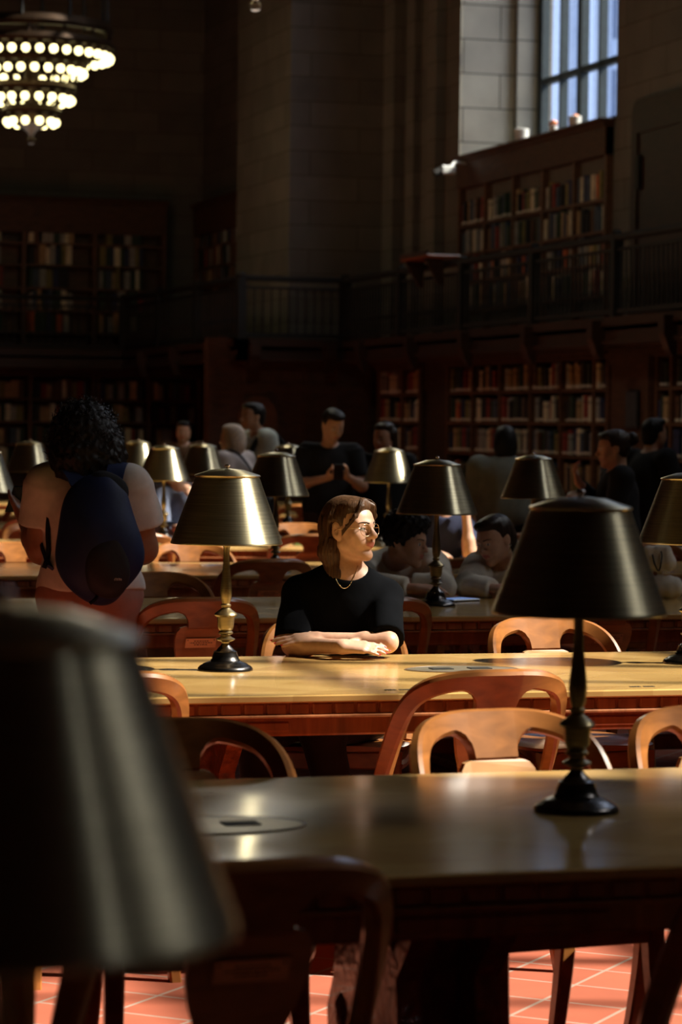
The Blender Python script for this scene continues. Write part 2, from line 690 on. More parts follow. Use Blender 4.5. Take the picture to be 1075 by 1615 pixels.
def window(i, a, b, SILL, SPRING, xf):
    zt = SPRING + (b - a) / 2 * 0.9
    zt_in = zt
    mb = MB()
    t = 0.05
    mb.box(xf - t, xf + t, a, a + 0.18, SILL, SPRING + 1)
    mb.box(xf - t, xf + t, b - 0.30, b, SILL, SPRING + 1)
    mb.box(xf - t, xf + t, a, b, SILL, SILL + 0.12)
    span = b - 0.34
    k = 0
    y = span - 0.56
    while y > a + 0.25:
        w = (0.07 if k % 2 else 0.028) if SILL < 5.5 else (0.028 if k % 2 else 0.014)  # unseen windows get finer bars, to keep their shadows faint
        mb.box(xf - t, xf + t, y - w, y + w, SILL, zt)
        y -= 0.62
        k += 1
    hb = 0.04 if SILL < 5.5 else 0.022
    for z in np.arange(SILL + (0.93 if SILL < 5.5 else 0.3), zt - 0.3, 1.3 if SILL < 5.5 else 1.5):
        mb.box(xf - t * 0.8, xf + t * 0.8, a, b, z - hb, z + hb)
    w = bpy.data.objects.new('window_%d' % i, None)
    COL.objects.link(w)
    struct(w)
    struct(mb.build('window_frame', M_FRAME, w))
    g = MB().box(xf - 0.004, xf + 0.004, a, b, SILL, zt)
    struct(g.build('window_pane', M_GLASS, w))


for i, (a, b, s0, s1) in enumerate(WINS):
    window(i + 1, a, b, s0, s1, WXM)

# the street outside: pale office fronts across the road
M_FAC = stone_mat('facade_stone', (0.70, 0.74, 0.80), (0.62, 0.66, 0.74), 3.0, 4.0)
M_FACW = plain('facade_glass', (0.07, 0.10, 0.17), 0.25)
M_FACL = plain('facade_pale', (0.90, 0.91, 0.93), 0.6)
fb = thing('office_building', 'pale blue-grey office front seen beyond the tall window', 'building', (45, 60, 0))
mb = MB()
mb.box(0, 8, -75, 85, -1, 28)
mb.build('facade', M_FAC, fb)
mb = MB()
for y in np.arange(-74, 84, 4.0):
    mb.box(-0.7, 0, y, y + 1.5, -1, 28)
mb.build('pilasters', M_FACL, fb)
mb = MB()
for y in np.arange(-72, 84, 4.0):
    for z in np.arange(2, 26, 4.0):
        mb.box(-0.06, 0, y + 0.2, y + 1.5, z, z + 2.7)
mb.build('window_glazing', M_FACW, fb)
struct(MB().box(WX1 + 0.5, 120, -60, 200, -6, -5.5).build('ground', plain('street', (0.3, 0.3, 0.3), 0.9)))

# gallery: floor slabs and fascia
M_FASC = wood('gallery_fascia', (0.040, 0.014, 0.006), 0.45, 0.1, (4, 4, 22))
GX, GX2, GY1, GY2 = 10.4, 9.02, 34.2, 41.0
gal = MB()
gal.box(GX, WX0 + .05, YB, GY1, 2.50, 2.60)
gal.box(GX2, WX0 + .05, GY1, YE, 2.50, 2.60)
gal.box(LX, GX2, GY2, YE, 2.50, 2.60)
struct(gal.build('floor_gallery', M_PANEL))
fas = MB()
for (h0, h1, o) in ((2.38, 2.56, 0.0), (2.54, 2.63, 0.05), (2.36, 2.41, 0.035)):
    fas.box(GX - o, GX + 0.12, YB, GY1, h0, h1)
    fas.box(GX2 - o, GX2 + 0.12, GY1 - o, GY2, h0, h1)
    fas.box(GX2 - o, GX + 0.1, GY1 - o, GY1 + 0.12, h0, h1)
    fas.box(LX, GX2, GY2 - o, GY2 + 0.12, h0, h1)
struct(fas.build('trim_gallery_fascia', M_FASC))
soff = MB()
soff.box(GX + 0.1, 10.95, YB, GY1, 2.34, 2.40)
struct(soff.build('trim_gallery_soffit', M_PANEL))


def corbel(x, y, ax):
    out = [(0, 0), (0.05, -0.02), (0.11, 0.06), (0.15, 0.16), (0.19, 0.24), (0.19, 0.46), (0, 0.46)]
    if ax == 'x':
        return lambda m: m.prism(out, y - 0.07, y + 0.07, lambda u, v, t: (x - u * .7, t, 2.23 + v * .8))
    return lambda m: m.prism(out, x - 0.07, x + 0.07, lambda u, v, t: (t, y - u * .7, 2.23 + v * .8))


cb = MB()
CORB_Y = [at_x(px, 560, GX).y for px in (577, 655, 741, 841, 948, 1062)]
for y in CORB_Y:
    corbel(GX, y, 'x')(cb)
for x in (9.2, 10.2):
    corbel(x, GY1, 'y')(cb)
for y in (35.5, 37.5, 39.5):
    corbel(GX2, y, 'x')(cb)
struct(cb.build('trim_gallery_corbels', M_FASC))


# railings
def railing(label, p0, p1, step=0.11):
    p0, p1 = Vector(p0), Vector(p1)
    d = p1 - p0
    L = d.length
    ang = math.atan2(d.y, d.x)
    t = thing('gallery_railing', label, 'railing', p0, ang)
    MB().box(0, L, -0.045, 0.045, 0.74, 0.81, bev=0.015).build('handrail', M_IRON, t)
    MB().box(0, L, -0.02, 0.02, 0.64, 0.67).build('upper_rail', M_IRON, t)
    MB().box(0, L, -0.025, 0.025, 0.03, 0.08).build('lower_rail', M_IRON, t)
    pm = MB().box(-0.05, 0.05, -0.05, 0.05, 0.0, 0.77).lathe([(0.05, 0.77), (0.06, 0.81), (0.03, 0.85)], 10).mesh('post', M_IRON)
    npost = max(1, round(L / 2.3))
    for k in range(npost + 1):
        o = link('post', pm, t)
        o.location = (L * k / npost, 0, 0)
    bm_ = MB().lathe([(0.011, 0.05), (0.011, 0.2), (0.018, 0.25), (0.011, 0.3), (0.011, 0.66)], 6).mesh('baluster', M_IRON, True)
    n = int(L / step)
    n_ind = min(n, 98)
    for k in range(n):
        if k == n_ind:
            break
        o = link('baluster', bm_, t)
        o.location = ((k + 0.5) * L / n, 0, 0)
    if n > n_ind:
        rest = MB()
        for k in range(n_ind, n):
            rest.box((k + .5) * L / n - .011, (k + .5) * L / n + .011, -.011, .011, .05, .66)
        tag(rest.build('baluster', M_IRON, t), kind='stuff')
    return t


railing('black iron gallery railing running along the window wall above the lower shelves', (GX + .03, GY1, 2.63), (GX + .03, 14.0, 2.63))
railing('short black iron railing in front of the pale stone pier', (GX2 + .03, GY1 + .03, 2.63), (GX, GY1 + .03, 2.63))
railing('black iron gallery railing receding past the stone pier towards the corner', (GX2 + .03, GY2, 2.63), (GX2 + .03, GY1 + .1, 2.63), 0.13)
railing('black iron railing before the far upper bookcase under the chandelier', (6.2, GY2 + .03, 2.63), (GX2, GY2 + .03, 2.63), 0.12)

# ------------------------------------------------------------------ bookcases and books
BOOKC = [('dark green', (0.03, 0.06, 0.035)), ('black', (0.016, 0.015, 0.016)), ('brown', (0.12, 0.055, 0.025)), ('tan', (0.46, 0.31, 0.16)),
         ('dark red', (0.30, 0.04, 0.03)), ('navy blue', (0.025, 0.035, 0.10)), ('cream', (0.82, 0.74, 0.56)), ('grey', (0.36, 0.36, 0.34)),
         ('olive', (0.24, 0.21, 0.07)), ('slate blue', (0.07, 0.10, 0.15)), ('orange red', (0.55, 0.12, 0.04))]
BOOKW = [5, 5, 4, 4, 2.5, 4, 4, 4, 3, 3, 1.2]
BOOKM = [book_mat('book_' + n.replace(' ', '_'), c) for n, c in BOOKC]
BOOKP = [plain('spine_' + n.replace(' ', '_'), c, 0.65) for n, c in BOOKC]
book_meshes = {}


def book_mesh(ci, h, t, d):
    key = (ci, h, t, d)
    if key not in book_meshes:
        mb = MB().box(-t / 2, t / 2, 0, d, 0, h, bev=0.006)
        book_meshes[key] = mb.mesh('book', BOOKM[ci])
    return book_meshes[key]


stuff_books = MB()
n_ind_books = [0]


def pick_color():
    return random.choices(range(len(BOOKC)), BOOKW)[0]


def fill_row(axis, face, a0, a1, z, hmax, where, individual, thick=(0.055, 0.10)):
    """books from a0 to a1 (a0 = left end in the photograph)"""
    sgn = 1 if a1 > a0 else -1
    a = a0 + sgn * 0.01
    k = 0
    lean_left = 0
    while True:
        t = round(random.uniform(*thick) / 0.008) * 0.008
        if abs(a - a0) + t > abs(a1 - a0) - 0.01:
            break
        h = round(hmax * random.uniform(0.74, 0.97) / 0.015) * 0.015
        if rnd() < 0.045:
            a += sgn * t
            continue
        ci = pick_color()
        c = a + sgn * t / 2
        back = random.choice((0.015, 0.03, 0.05))
        if individual:
            o = link('book', book_mesh(ci, h, t - 0.004, 0.17))
            if axis == 'x':
                o.location = (face + back, c, z)
                o.rotation_euler = (0, 0, -PI / 2)
            else:
                o.location = (c, face + back, z)
            nm = ORD[k] if k < len(ORD) else 'far'
            tag(o, '%s book, %s from left on %s' % (BOOKC[ci][0], nm, where), 'book', 'shelved books')
            n_ind_books[0] += 1
        else:
            if axis == 'x':
                stuff_books.box(face + back, face + back + 0.17, c - t / 2 + .002, c + t / 2 - .002, z, z + h, ci)
            else:
                stuff_books.box(c - t / 2 + .002, c + t / 2 - .002, face + back, face + back + 0.17, z, z + h, ci)
        k += 1
        a += sgn * t


def bookcase(label, axis, face, a0, a1, div, shelves, ztop, depth, cornice=0.2, zbase=0.0, mat=None):
    """a0 < a1; div: divider positions; shelves: heights of shelf boards"""
    mat = mat or M_CASE
    c = (a0 + a1) / 2
    if axis == 'x':
        t = thing('bookcase', label, 'bookcase', (face, c, zbase), -PI / 2)
        f = lambda a: -(a - c)
    else:
        t = thing('bookcase', label, 'bookcase', (c, face, zbase), 0)
        f = lambda a: a - c
    h = ztop - zbase

    def bx(name, p0, p1, d0, d1, z0, z1, m=mat, bev=0.0):
        q0, q1 = sorted((f(p0), f(p1)))
        return MB().box(q0, q1, d0, d1, z0, z1, bev=bev).build(name, m, t)
    bx('back_panel', a0, a1, depth - 0.02, depth, 0, h)
    for d in [a0 + 0.03, *div, a1 - 0.03]:
        bx('divider', d - 0.03, d + 0.03, 0, depth - 0.02, 0, h)
    for z in shelves:
        bx('shelf', a0 + 0.03, a1 - 0.03, 0.006, depth - 0.02, z - 0.032 - zbase, z - zbase)
    cm = MB()
    q0, q1 = sorted((f(a0), f(a1)))
    cm.box(q0 - 0.02, q1 + 0.02, -0.05, depth, h - 0.04, h, bev=0.01)
    cm.box(q0, q1, -0.02, depth, h - cornice, h - 0.04)
    cm.box(q0 - 0.03, q1 + 0.03, -0.085, depth, h - 0.0, h + 0.05, bev=0.015)
    cm.build('cornice', M_PANEL, t)
    bx('plinth', a0, a1, -0.02, depth, 0, 0.12, M_PANEL)
    return t


# lower bookcases of the window wall
LF = 10.88
SH = [0.20, 0.55, 0.89, 1.26, 1.61, 1.96]
yv = lambda px, y=640: at_x(px, y, LF).y
D0, D1 = yv(959), yv(702)
dv = [yv(p) for p in (934, 882, 834, 786, 743)]
bookcase('long lower bookcase of the window wall between dark door and panelled pier', 'x', LF, D0, D1, dv, SH, 2.31, 0.4, 0.05)
bays = [D1, *dv[::-1], D0]
BAYN = ['leftmost', 'second', 'third', 'fourth', 'fifth', 'last']
SHN = {1.96: 'top shelf', 1.61: 'second shelf', 1.26: 'third shelf', 0.89: 'fourth shelf', 0.55: 'fifth shelf', 0.20: 'bottom shelf'}
for bi in range(6):
    for z in SH:
        fill_row('x', LF, bays[bi] - 0.035, bays[bi + 1] + 0.035, z + .001, 0.30, '%s, %s bay of long lower bookcase' % (SHN[z], BAYN[bi]), z > 1.2)
E0, E1 = yv(661), yv(594)
ed = [yv(632)]
bookcase('lower bookcase left of the dark door under the gallery', 'x', LF, E0, E1, ed, SH, 2.31, 0.4, 0.05)
for bi, (p, q) in enumerate(((E1, ed[0]), (ed[0], E0))):
    for z in SH:
        fill_row('x', LF, p - 0.035, q + 0.035, z + .001, 0.30, '%s, %s bay left of dark door' % (SHN[z], ('left', 'right')[bi]), z > 1.2)
G1 = yv(1031)
G0 = G1 - 2.4
gd = [yv(1056), G1 - 1.5]
bookcase('lower bookcase right of the panelled pier with the dark plaque', 'x', LF, G0, G1, gd, SH, 2.31, 0.4, 0.05)
for bi, (p, q) in enumerate(((G1, gd[0]), (gd[0], gd[1]))):
    for z in SH:
        fill_row('x', LF, p - 0.035, q + 0.035, z + .001, 0.30, '%s, %s bay right of panelled pier' % (SHN[z], ('left', 'second')[bi]), z > 1.2)
# panelled pier, dark door
pp = MB()
pp.box(LF - 0.03, LF + 0.35, G1, D0, 0, 2.36)
pp.box(LF - 0.05, LF, G1 + 0.03, G1 + 0.13, 0.1, 2.3)
pp.box(LF - 0.05, LF, D0 - 0.13, D0 - 0.03, 0.1, 2.3)
for z in (0.1, 0.9, 2.18):
    pp.box(LF - 0.05, LF, G1 + 0.1, D0 - 0.1, z, z + 0.12)
struct(pp.build('trim_panelled_pier', M_PANEL))
q = at_x(996, 646, LF - 0.06)
pl = thing('notice_plaque', 'small dark square plaque on the panelled pier between lower bookcases', 'plaque', (LF - 0.052, q.y, q.z), -PI / 2)
MB().box(-0.15, 0.15, -0.02, 0, -0.19, 0.19, bev=0.006).build('plate', plain('plaque_dark', (0.03, 0.035, 0.045), 0.4), pl)
MB().box(-0.13, 0.13, -0.024, -0.02, -0.17, 0.17).build('face', plain('plaque_face', (0.045, 0.05, 0.06), 0.5), pl)
dm = MB()
dm.box(LF + 0.05, LF + 0.1, D1, E0, 0, 2.3)
dm.box(LF + 0.0, LF + 0.1, D1, D1 + 0.1, 0, 2.34)
dm.box(LF + 0.0, LF + 0.1, E0 - 0.1, E0, 0, 2.34)
dm.box(LF + 0.02, LF + 0.1, D1, E0, 2.0, 2.34)
dm.box(LF + 0.02, LF + 0.1, D1, E0, 1.0, 1.12)
M_DOOR = wood('door_walnut', (0.055, 0.028, 0.014), 0.5, 0.0, (6, 6, 22))
door = struct(dm.build('door_1', M_DOOR))
struct(MB().sphere((LF - 0.01, D1 + 0.16, 1.05), 0.035).tube([(LF + .06, D1 + .16, 1.05), (LF, D1 + .16, 1.05)], 0.015).build('door_handle', M_IRON, door))
# wood panelling under the gallery step
wp = MB()
PY = GY1 + 0.45
wp.box(GX2 - 0.3, LF + 0.3, PY, PY + 0.15, 0, 2.66)
for x in np.arange(GX2 - 0.28, LF, 0.42):
    wp.box(x, x + 0.07, PY - 0.035, PY, 0, 2.4)
for z in (0.0, 0.85, 1.95, 2.3):
    wp.box(GX2 - 0.3, LF, PY - 0.03, PY, z, z + 0.12)
struct(wp.build('wall_panelling', M_PANEL))
arch = MB()
ax_ = at_y(405, 640, PY).x
ao = []
for k in range(13):
    a = PI * k / 12
    ao.append((ax_ + 0.26 * math.cos(a), 1.62 + 0.3 * math.sin(a)))
arch.prism([(ax_ + 0.26, 0.95)] + ao + [(ax_ - 0.26, 0.95)], PY - 0.07, PY - 0.03)
struct(arch.build('trim_panel_arch', wood('panel_light', (0.15, 0.06, 0.02), 0.5, 0.1)))

# upper bookcase under the tall window
UF = 11.22
u0, u1 = 27.46, 32.2
ud = [u0 + (u1 - u0) * k / 5 for k in range(1, 5)]
US = [2.96, 3.31, 3.65, 3.99]
bookcase('upper bookcase under the tall window behind the gallery railing', 'x', UF, u0, u1, ud, US, 4.78, 0.38, 0.34, 2.60)
ub = [u1, *ud[::-1], u0]
for bi in range(5):
    for z in US:
        room = 300 - n_ind_books[0]
        fill_row('x', UF, ub[bi] - 0.04, ub[bi + 1] + 0.04, z + .001, 0.31, '%s, %s bay below the tall window' % ('top shelf' if z > 3.9 else 'second shelf', ('leftmost', 'second', 'third', 'fourth', 'rightmost')[bi]), z > 3.9 and room > 14)

# upper bookcases of the far end
EF = 42.15
xe = lambda px, y=400: at_y(px, y, EF).x
cz = at_y(150, 318, EF).z
fx = [xe(-60), xe(38), xe(150), xe(262)]
FS = []
for py in (385, 419, 455, 490, 525):
    FS.append(at_y(150, py, EF).z)
FS = [z for z in FS if z > 2.8]
bookcase('upper bookcase on the far end wall below the chandelier', 'y', EF, fx[0], fx[3], fx[1:3], FS, cz, 0.4, 0.5, 2.60)
for i in range(3):
    for z in FS:
        fill_row('y', EF, fx[i] + 0.07, fx[i + 1] - 0.3, z + .001, 0.34, '', False, (0.05, 0.11))
RF = 10.25
ry0, ry1 = 38.2, 41.6
rz = at_x(340, 318, RF).z
RS = [at_x(340, py, RF).z for py in (385, 418, 450)]
bookcase('upper bookcase in the corner recess beside the stone pier', 'x', RF, ry0, ry1, [39.4, 40.5], RS, rz, 0.4, 0.45, 2.60)
for z in RS:
    for (p, q) in ((41.5, 40.55), (40.45, 39.45), (39.35, 38.25)):
        fill_row('x', RF, p, q, z + .001, 0.33, '', False)
struct(MB().box(RF + 0.36, WX0 + .05, 37.7, YE, 2.55, CEIL).build('wall_recess', M_STONE))
# lower bookcases of the far end
lz = [at_y(80, py, EF).z for py in (628, 664, 700, 735)]
bookcase('lower bookcase on the far end wall behind the standing woman', 'y', EF, xe(-60), xe(150, 640), [xe(48, 640)], lz, 2.36, 0.4, 0.1)
for i, (p, q) in enumerate(((-55, 45), (51, 146))):
    for z in lz:
        fill_row('y', EF, xe(p, 640) + .02, xe(q, 640) - .02, z + .001, 0.29, '', False, (0.05, 0.11))
bookcase('dim lower bookcase on the far end wall near the corner', 'y', EF, xe(152, 640), xe(318, 640), [xe(235, 640)], lz, 2.36, 0.4, 0.1)
for i, (p, q) in enumerate(((156, 231), (240, 312))):
    for z in lz:
        fill_row('y', EF, xe(p, 640) + .02, xe(q, 640) - .02, z + .001, 0.29, '', False, (0.05, 0.11))
tag(stuff_books.build('books', BOOKP), 'dim rows of old books filling the far and lower shelves', 'books', kind='stuff')

# dark panelled door on the gallery, to the right of the window
dy1 = at_x(1003, 250, WX0).y
dz = at_x(1040, 150, WX0).z
dd = MB()
out = [(0, 0), (1.5, 0), (1.5, dz - 2.60)] + [(0.16 - 0.16 * math.sin(a), dz - 2.60 - 0.16 + 0.16 * math.cos(a)) for a in (0, 0.4, 0.8, 1.2, 1.57)]
dd.prism(out, WX0 - 0.06, WX0 - 0.002, lambda u, v, t: (t, dy1 - u, 2.60 + v))
for (a, b, z0, z1) in ((0.1, 0.2, 0.1, dz - 2.95), (1.3, 1.4, 0.1, dz - 2.95), (0.1, 1.4, dz - 2.95, dz - 2.83), (0.1, 1.4, 0.1, 0.24)):
    dd.box(WX0 - 0.085, WX0 - 0.05, dy1 - b, dy1 - a, 2.60 + z0, 2.60 + z1)
M_DOOR2 = wood('gallery_door', (0.035, 0.015, 0.007), 0.5, 0.0, (6, 6, 22))
d2 = struct(dd.build('door_2', M_DOOR2))
struct(MB().box(WX0 - 0.10, WX0 - 0.06, dy1 - 0.3, dy1 - 0.2, 4.0, 4.35).build('door_handle', M_IRON, d2))

# spotlights on top of the upper bookcase, the camera beside it
M_WHITE = plain('white_enamel', (0.75, 0.76, 0.74), 0.35)
M_COPPER = plain('copper_stem', (0.55, 0.18, 0.07), 0.4, 0.5)
for (px, py, lab, s) in ((822, 222, 'white spotlight on copper stem tilted up on the bookcase ledge', 1.0), (906, 195, 'small white spotlight on the ledge before the window panes', 0.85), (872, 212, 'low white spotlight lying on the ledge at the window corner', 0.55)):
    p = at_x(px, py, UF + 0.05)
    t = thing('spotlight', lab, 'spotlight', (p.x, p.y, 4.83), R(20), 'ledge spotlights')
    hz = max(0.1, p.z - 4.83)
    MB().lathe([(0.05, 0), (0.05, 0.015), (0.014, 0.02), (0.014, hz - 0.05)], 10).build('stem', M_COPPER, t, True)
    MB().lathe([(0.03, -0.16 * s), (0.06 * s, -0.13 * s), (0.075 * s, 0), (0.085 * s, 0.14 * s), (0.07 * s, 0.145 * s), (0.0, 0.11 * s)], 16).build('lamp_head', M_WHITE, t, True)
    hd = t.children[-1]
    hd.location = (0, 0, hz)
    hd.rotation_euler = (R(-22), R(14), 0)
p = at_x(706, 268, 10.95)
t = thing('security_camera', 'small white security camera mounted at the left end of the window bookcase', 'camera', p, 0)
MB().box(-0.09, 0.09, -0.05, 0.05, -0.05, 0.05, bev=0.015).build('housing', M_WHITE, t)
MB().lathe([(0.045, 0), (0.045, 0.12), (0.03, 0.13)], 12).build('lens_barrel', M_BLACK, t)
t.children[-1].rotation_euler = (0, R(-115), 0)
t.children[-1].location = (-0.06, 0, 0)
MB().tube([(0.05, 0, 0.05), (0.1, 0.05, 0.1), (0.36, 0.1, 0.1)], 0.02).build('bracket', M_WHITE, t)

# sloping reading ledge fixed on the railing
p = at_x(672, 406, GX - 0.1)
t = thing('book_rest', 'reddish wooden book rest fixed on the gallery handrail', 'book rest', (GX - 0.02, p.y, 3.41), -PI / 2)
MB().box(-0.5, 0.5, -0.24, 0.24, 0.06, 0.1, bev=0.01).build('top_board', wood('ledge_wood', (0.35, 0.10, 0.035), 0.35, 0.3), t)
MB().box(-0.48, 0.48, -0.25, -0.22, 0.09, 0.14).build('lip', M_FASC, t)
for x in (-0.35, 0.35):
    MB().prism([(0, 0), (0, -0.3), (0.05, -0.3), (0.22, 0.0)], x - 0.025, x + 0.025, lambda u, v, tt: (tt, -u, v + 0.06)).build('bracket', M_FASC, t)

# ------------------------------------------------------------------ tables
TY = {0: 2.075, 1: 5.22, 2: 8.365, 3: 11.51, 4: 14.655, 5: 17.80, 6: 20.95, 7: 24.1, 8: 27.2}
TOFF = {1: -0.10, 2: 0.2}
TL, TD = 8.8, 1.34
TXC = 4.2
ZT = 0.75
TLAB = {0: 'nearest oak table, holding the big blurred lamp', 1: 'shaded long oak table in front, with one dark lamp and an oval socket plate',
        2: 'sunlit long oak table where the woman in black leans her arms', 3: 'long oak table where the whispering couple in cream sit',
        4: 'long oak table just behind the whispering couple', 5: 'sunlit long oak table holding a bright brass lamp, next behind the couple',
        6: 'dim long oak table, third behind the whispering couple', 7: 'dim long oak table, fourth behind the whispering couple', 8: 'dim long oak table farthest back by the shelves'}
tproto = thing('reading_table', TLAB[0], 'table', (TXC, TY[0], 0), 0, 'long reading tables')
MB().box(-TL / 2, TL / 2, -TD / 2, TD / 2, ZT - 0.022, ZT, bev=0.004).build('tabletop', M_TOP, tproto)
e = MB()
for s in (-1, 1):
    for i in range(int(TL / 0.068)):
        x = -TL / 2 + 0.02 + i * 0.068
        y0, y1 = sorted((s * (TD / 2 - 0.012), s * (TD / 2 - 0.04)))
        e.box(x, x + 0.06, y0, y1, ZT - 0.058, ZT - 0.024, bev=0.005)
    y0, y1 = sorted((s * (TD / 2 - 0.02), s * (TD / 2 - 0.06)))
    e.box(-TL / 2 + .01, TL / 2 - .01, y0, y1, ZT - 0.06, ZT - 0.022)
    y0, y1 = sorted((s * (TD / 2 - 0.004), s * (TD / 2 - 0.05)))
    e.box(-TL / 2, TL / 2, y0, y1, ZT - 0.068, ZT - 0.058, bev=0.003)
for s in (-1, 1):
    x0, x1 = sorted((s * (TL / 2 - 0.012), s * (TL / 2 - 0.05)))
    e.box(x0, x1, -TD / 2 + .02, TD / 2 - .02, ZT - 0.068, ZT - 0.022)
e.build('frieze', M_APRON, tproto)
a = MB()
for s in (-1, 1):
    y0, y1 = sorted((s * (TD / 2 - 0.035), s * (TD / 2 - 0.065)))
    a.box(-TL / 2 + .04, TL / 2 - .04, y0, y1, ZT - 0.122, ZT - 0.066, bev=0.006)
    for x in np.arange(-3.6, 4.0, 1.2):
        y0, y1 = sorted((s * (TD / 2 - 0.028), s * (TD / 2 - 0.05)))
        a.box(x - 0.2, x + 0.2, y0, y1, ZT - 0.108, ZT - 0.08, bev=0.004)
    x0, x1 = sorted((s * (TL / 2 - 0.04), s * (TL / 2 - 0.07)))
    a.box(x0, x1, -TD / 2 + .05, TD / 2 - .05, ZT - 0.122, ZT - 0.066)
a.build('apron', M_APRON, tproto)
M_CARVE = plain('carved_mahogany', (0.30, 0.085, 0.03), 0.35, 0, 0.45, 38, 1.0, 0.3)
half = [(0.30, 0.63), (0.31, 0.58), (0.26, 0.53), (0.20, 0.47), (0.21, 0.40), (0.25, 0.33), (0.24, 0.26), (0.18, 0.21), (0.17, 0.17), (0.24, 0.14), (0.36, 0.11), (0.44, 0.06), (0.45, 0.0)]
outl = half + [(-y, z) for y, z in half[::-1]]


def pedestal(x):
    m = MB()
    for dx in (-0.105, 0.055):
        m.prism(outl, x + dx, x + dx + 0.05, lambda u, v, t: (t, u, v))
        for (yy, zz, r) in ((0, 0.5, 0.07), (0, 0.33, 0.085), (0, 0.17, 0.06), (0.17, 0.56, 0.05), (-0.17, 0.56, 0.05), (0.15, 0.34, 0.045), (-0.15, 0.34, 0.045)):
            m.sphere((x + dx + 0.025, yy, zz), (0.04, r, r * 1.1), 12, 8)
    m.box(x - 0.055, x + 0.055, -0.1, 0.1, 0.1, 0.63)
    m.box(x - 0.12, x + 0.12, -0.36, 0.36, 0.60, 0.64, bev=0.01)
    m.box(x - 0.13, x + 0.13, -0.48, 0.48, 0.0, 0.045, bev=0.012)
    return m


pm = pedestal(0).mesh('pedestal', M_CARVE, 30)
for x in (-4.0, -2.35, 0, 2.35, 4.0):
    o = link('pedestal', pm, tproto)
    o.location = (x, 0, 0)
MB().box(-4.0, 4.0, -0.035, 0.035, 0.10, 0.17, bev=0.01).build('stretcher', M_APRON, tproto)
M_PLATE = plain('socket_plate', (0.30, 0.25, 0.17), 0.35, 0.5)
M_PLATE2 = plain('socket_plate_rim', (0.16, 0.07, 0.035), 0.4)


def outlet_plate(parent, x, y):
    m = MB().lathe([(0.19, 0.0), (0.19, 0.002), (0.175, 0.003)], 40)
    o = m.build('socket_plate', M_PLATE, parent, True)
    o.scale = (1, 0.62, 1)
    o.location = (x, y, ZT)
    r = MB().tube([(0.185 * math.cos(2 * PI * k / 48), 0.185 * math.sin(2 * PI * k / 48), 0.001) for k in range(48)], 0.0025, 6, closed=True).build('rim', M_PLATE2, o)
    for dx in (-0.07, 0.06):
        MB().box(dx - 0.035, dx + 0.035, -0.04, 0.04, 0.003, 0.0055).build('socket', M_BLACK, o)


tables = {0: tproto}
for k in range(1, 9):
    tables[k] = dup(tproto, (TXC + TOFF.get(k, 0), TY[k], 0), 0, TLAB[k], 'long reading tables')
for (k, px, py) in ((1, 332, 1303), (2, 728, 1056)):
    p = at_z(px, py, ZT)
    outlet_plate(tables[k], p.x - tables[k].location.x, p.y - TY[k])
for (px, py) in ((625, 1088), (1010, 1083)):
    mk = MB()
    p = at_z(px, py, ZT)
    for j in range(9):
        if j in (4,):
            continue
        xx = p.x - tables[2].location.x + (j - 4) * 0.009
        mk.box(xx, xx + 0.006, p.y - TY[2] - 0.012, p.y - TY[2] + 0.008, ZT, ZT + 0.0012)
    mk.build('inlaid_number', M_BLACK, tables[2])

# ------------------------------------------------------------------ desk lamps
BASE_P = [(0.087, 0.0), (0.0875, 0.006), (0.083, 0.012), (0.078, 0.016), (0.074, 0.017), (0.07, 0.021), (0.058, 0.026), (0.047, 0.030), (0.046, 0.034), (0.043, 0.036), (0.041, 0.046), (0.037, 0.056), (0.037, 0.060), (0.03, 0.062), (0.024, 0.070), (0.016, 0.078), (0.0115, 0.086)]
STEM_P = [(0.0115, 0.084), (0.013, 0.09), (0.022, 0.093), (0.03, 0.097), (0.03, 0.100), (0.021, 0.104), (0.015, 0.108), (0.015, 0.112), (0.023, 0.116), (0.023, 0.121), (0.018, 0.125), (0.0225, 0.13), (0.0255, 0.138), (0.0265, 0.155), (0.028, 0.169), (0.034, 0.172), (0.037, 0.176), (0.034, 0.181), (0.026, 0.187), (0.018, 0.193), (0.0125, 0.198), (0.016, 0.203), (0.0165, 0.207), (0.012, 0.211), (0.0145, 0.218), (0.0175, 0.232), (0.0187, 0.248), (0.0175, 0.268), (0.015, 0.29), (0.0125, 0.315), (0.0105, 0.34), (0.0095, 0.365), (0.010, 0.385), (0.0125, 0.397), (0.017, 0.406), (0.017, 0.412), (0.006, 0.414), (0.005, 0.625)]
LAMPN = [0]


def make_lamp(label, loc):
    t = thing('desk_lamp', label, 'lamp', loc, 0, 'brass desk lamps')
    MB().lathe(BASE_P, 40).build('base', M_BASE, t, 50)
    MB().lathe(STEM_P, 28).build('stem', M_STEM, t, 50)
    MB().lathe([(0.1735, 0.402), (0.1765, 0.400), (0.1775, 0.404), (0.1755, 0.408), (0.1005, 0.612), (0.099, 0.612), (0.1735, 0.4035)], 72, cap=False).build('shade', M_SHADE, t, 50)
    MB().lathe([(0.095, 0.612), (0.104, 0.612), (0.105, 0.6155), (0.102, 0.618), (0.052, 0.634), (0.012, 0.6375), (0.0, 0.638)], 56).build('shade_cap', M_SHADE, t, 40)
    MB().lathe([(0.004, 0.636), (0.004, 0.641), (0.009, 0.643), (0.0095, 0.647), (0.006, 0.651), (0.0, 0.652)], 16).build('finial', M_FINIAL, t, True)
    return t


p = at_z(-13, 668 + 3390 / 2.05, ZT)
lamp0 = make_lamp('large blurred brass lamp closest to the camera, cut by the frame edge', (p.x, p.y, ZT))


def lamp(label, px, py, s=None):
    p = at_z(px, py, ZT)
    return dup(lamp0, (p.x, p.y, ZT), rnd() * 6.28, label)


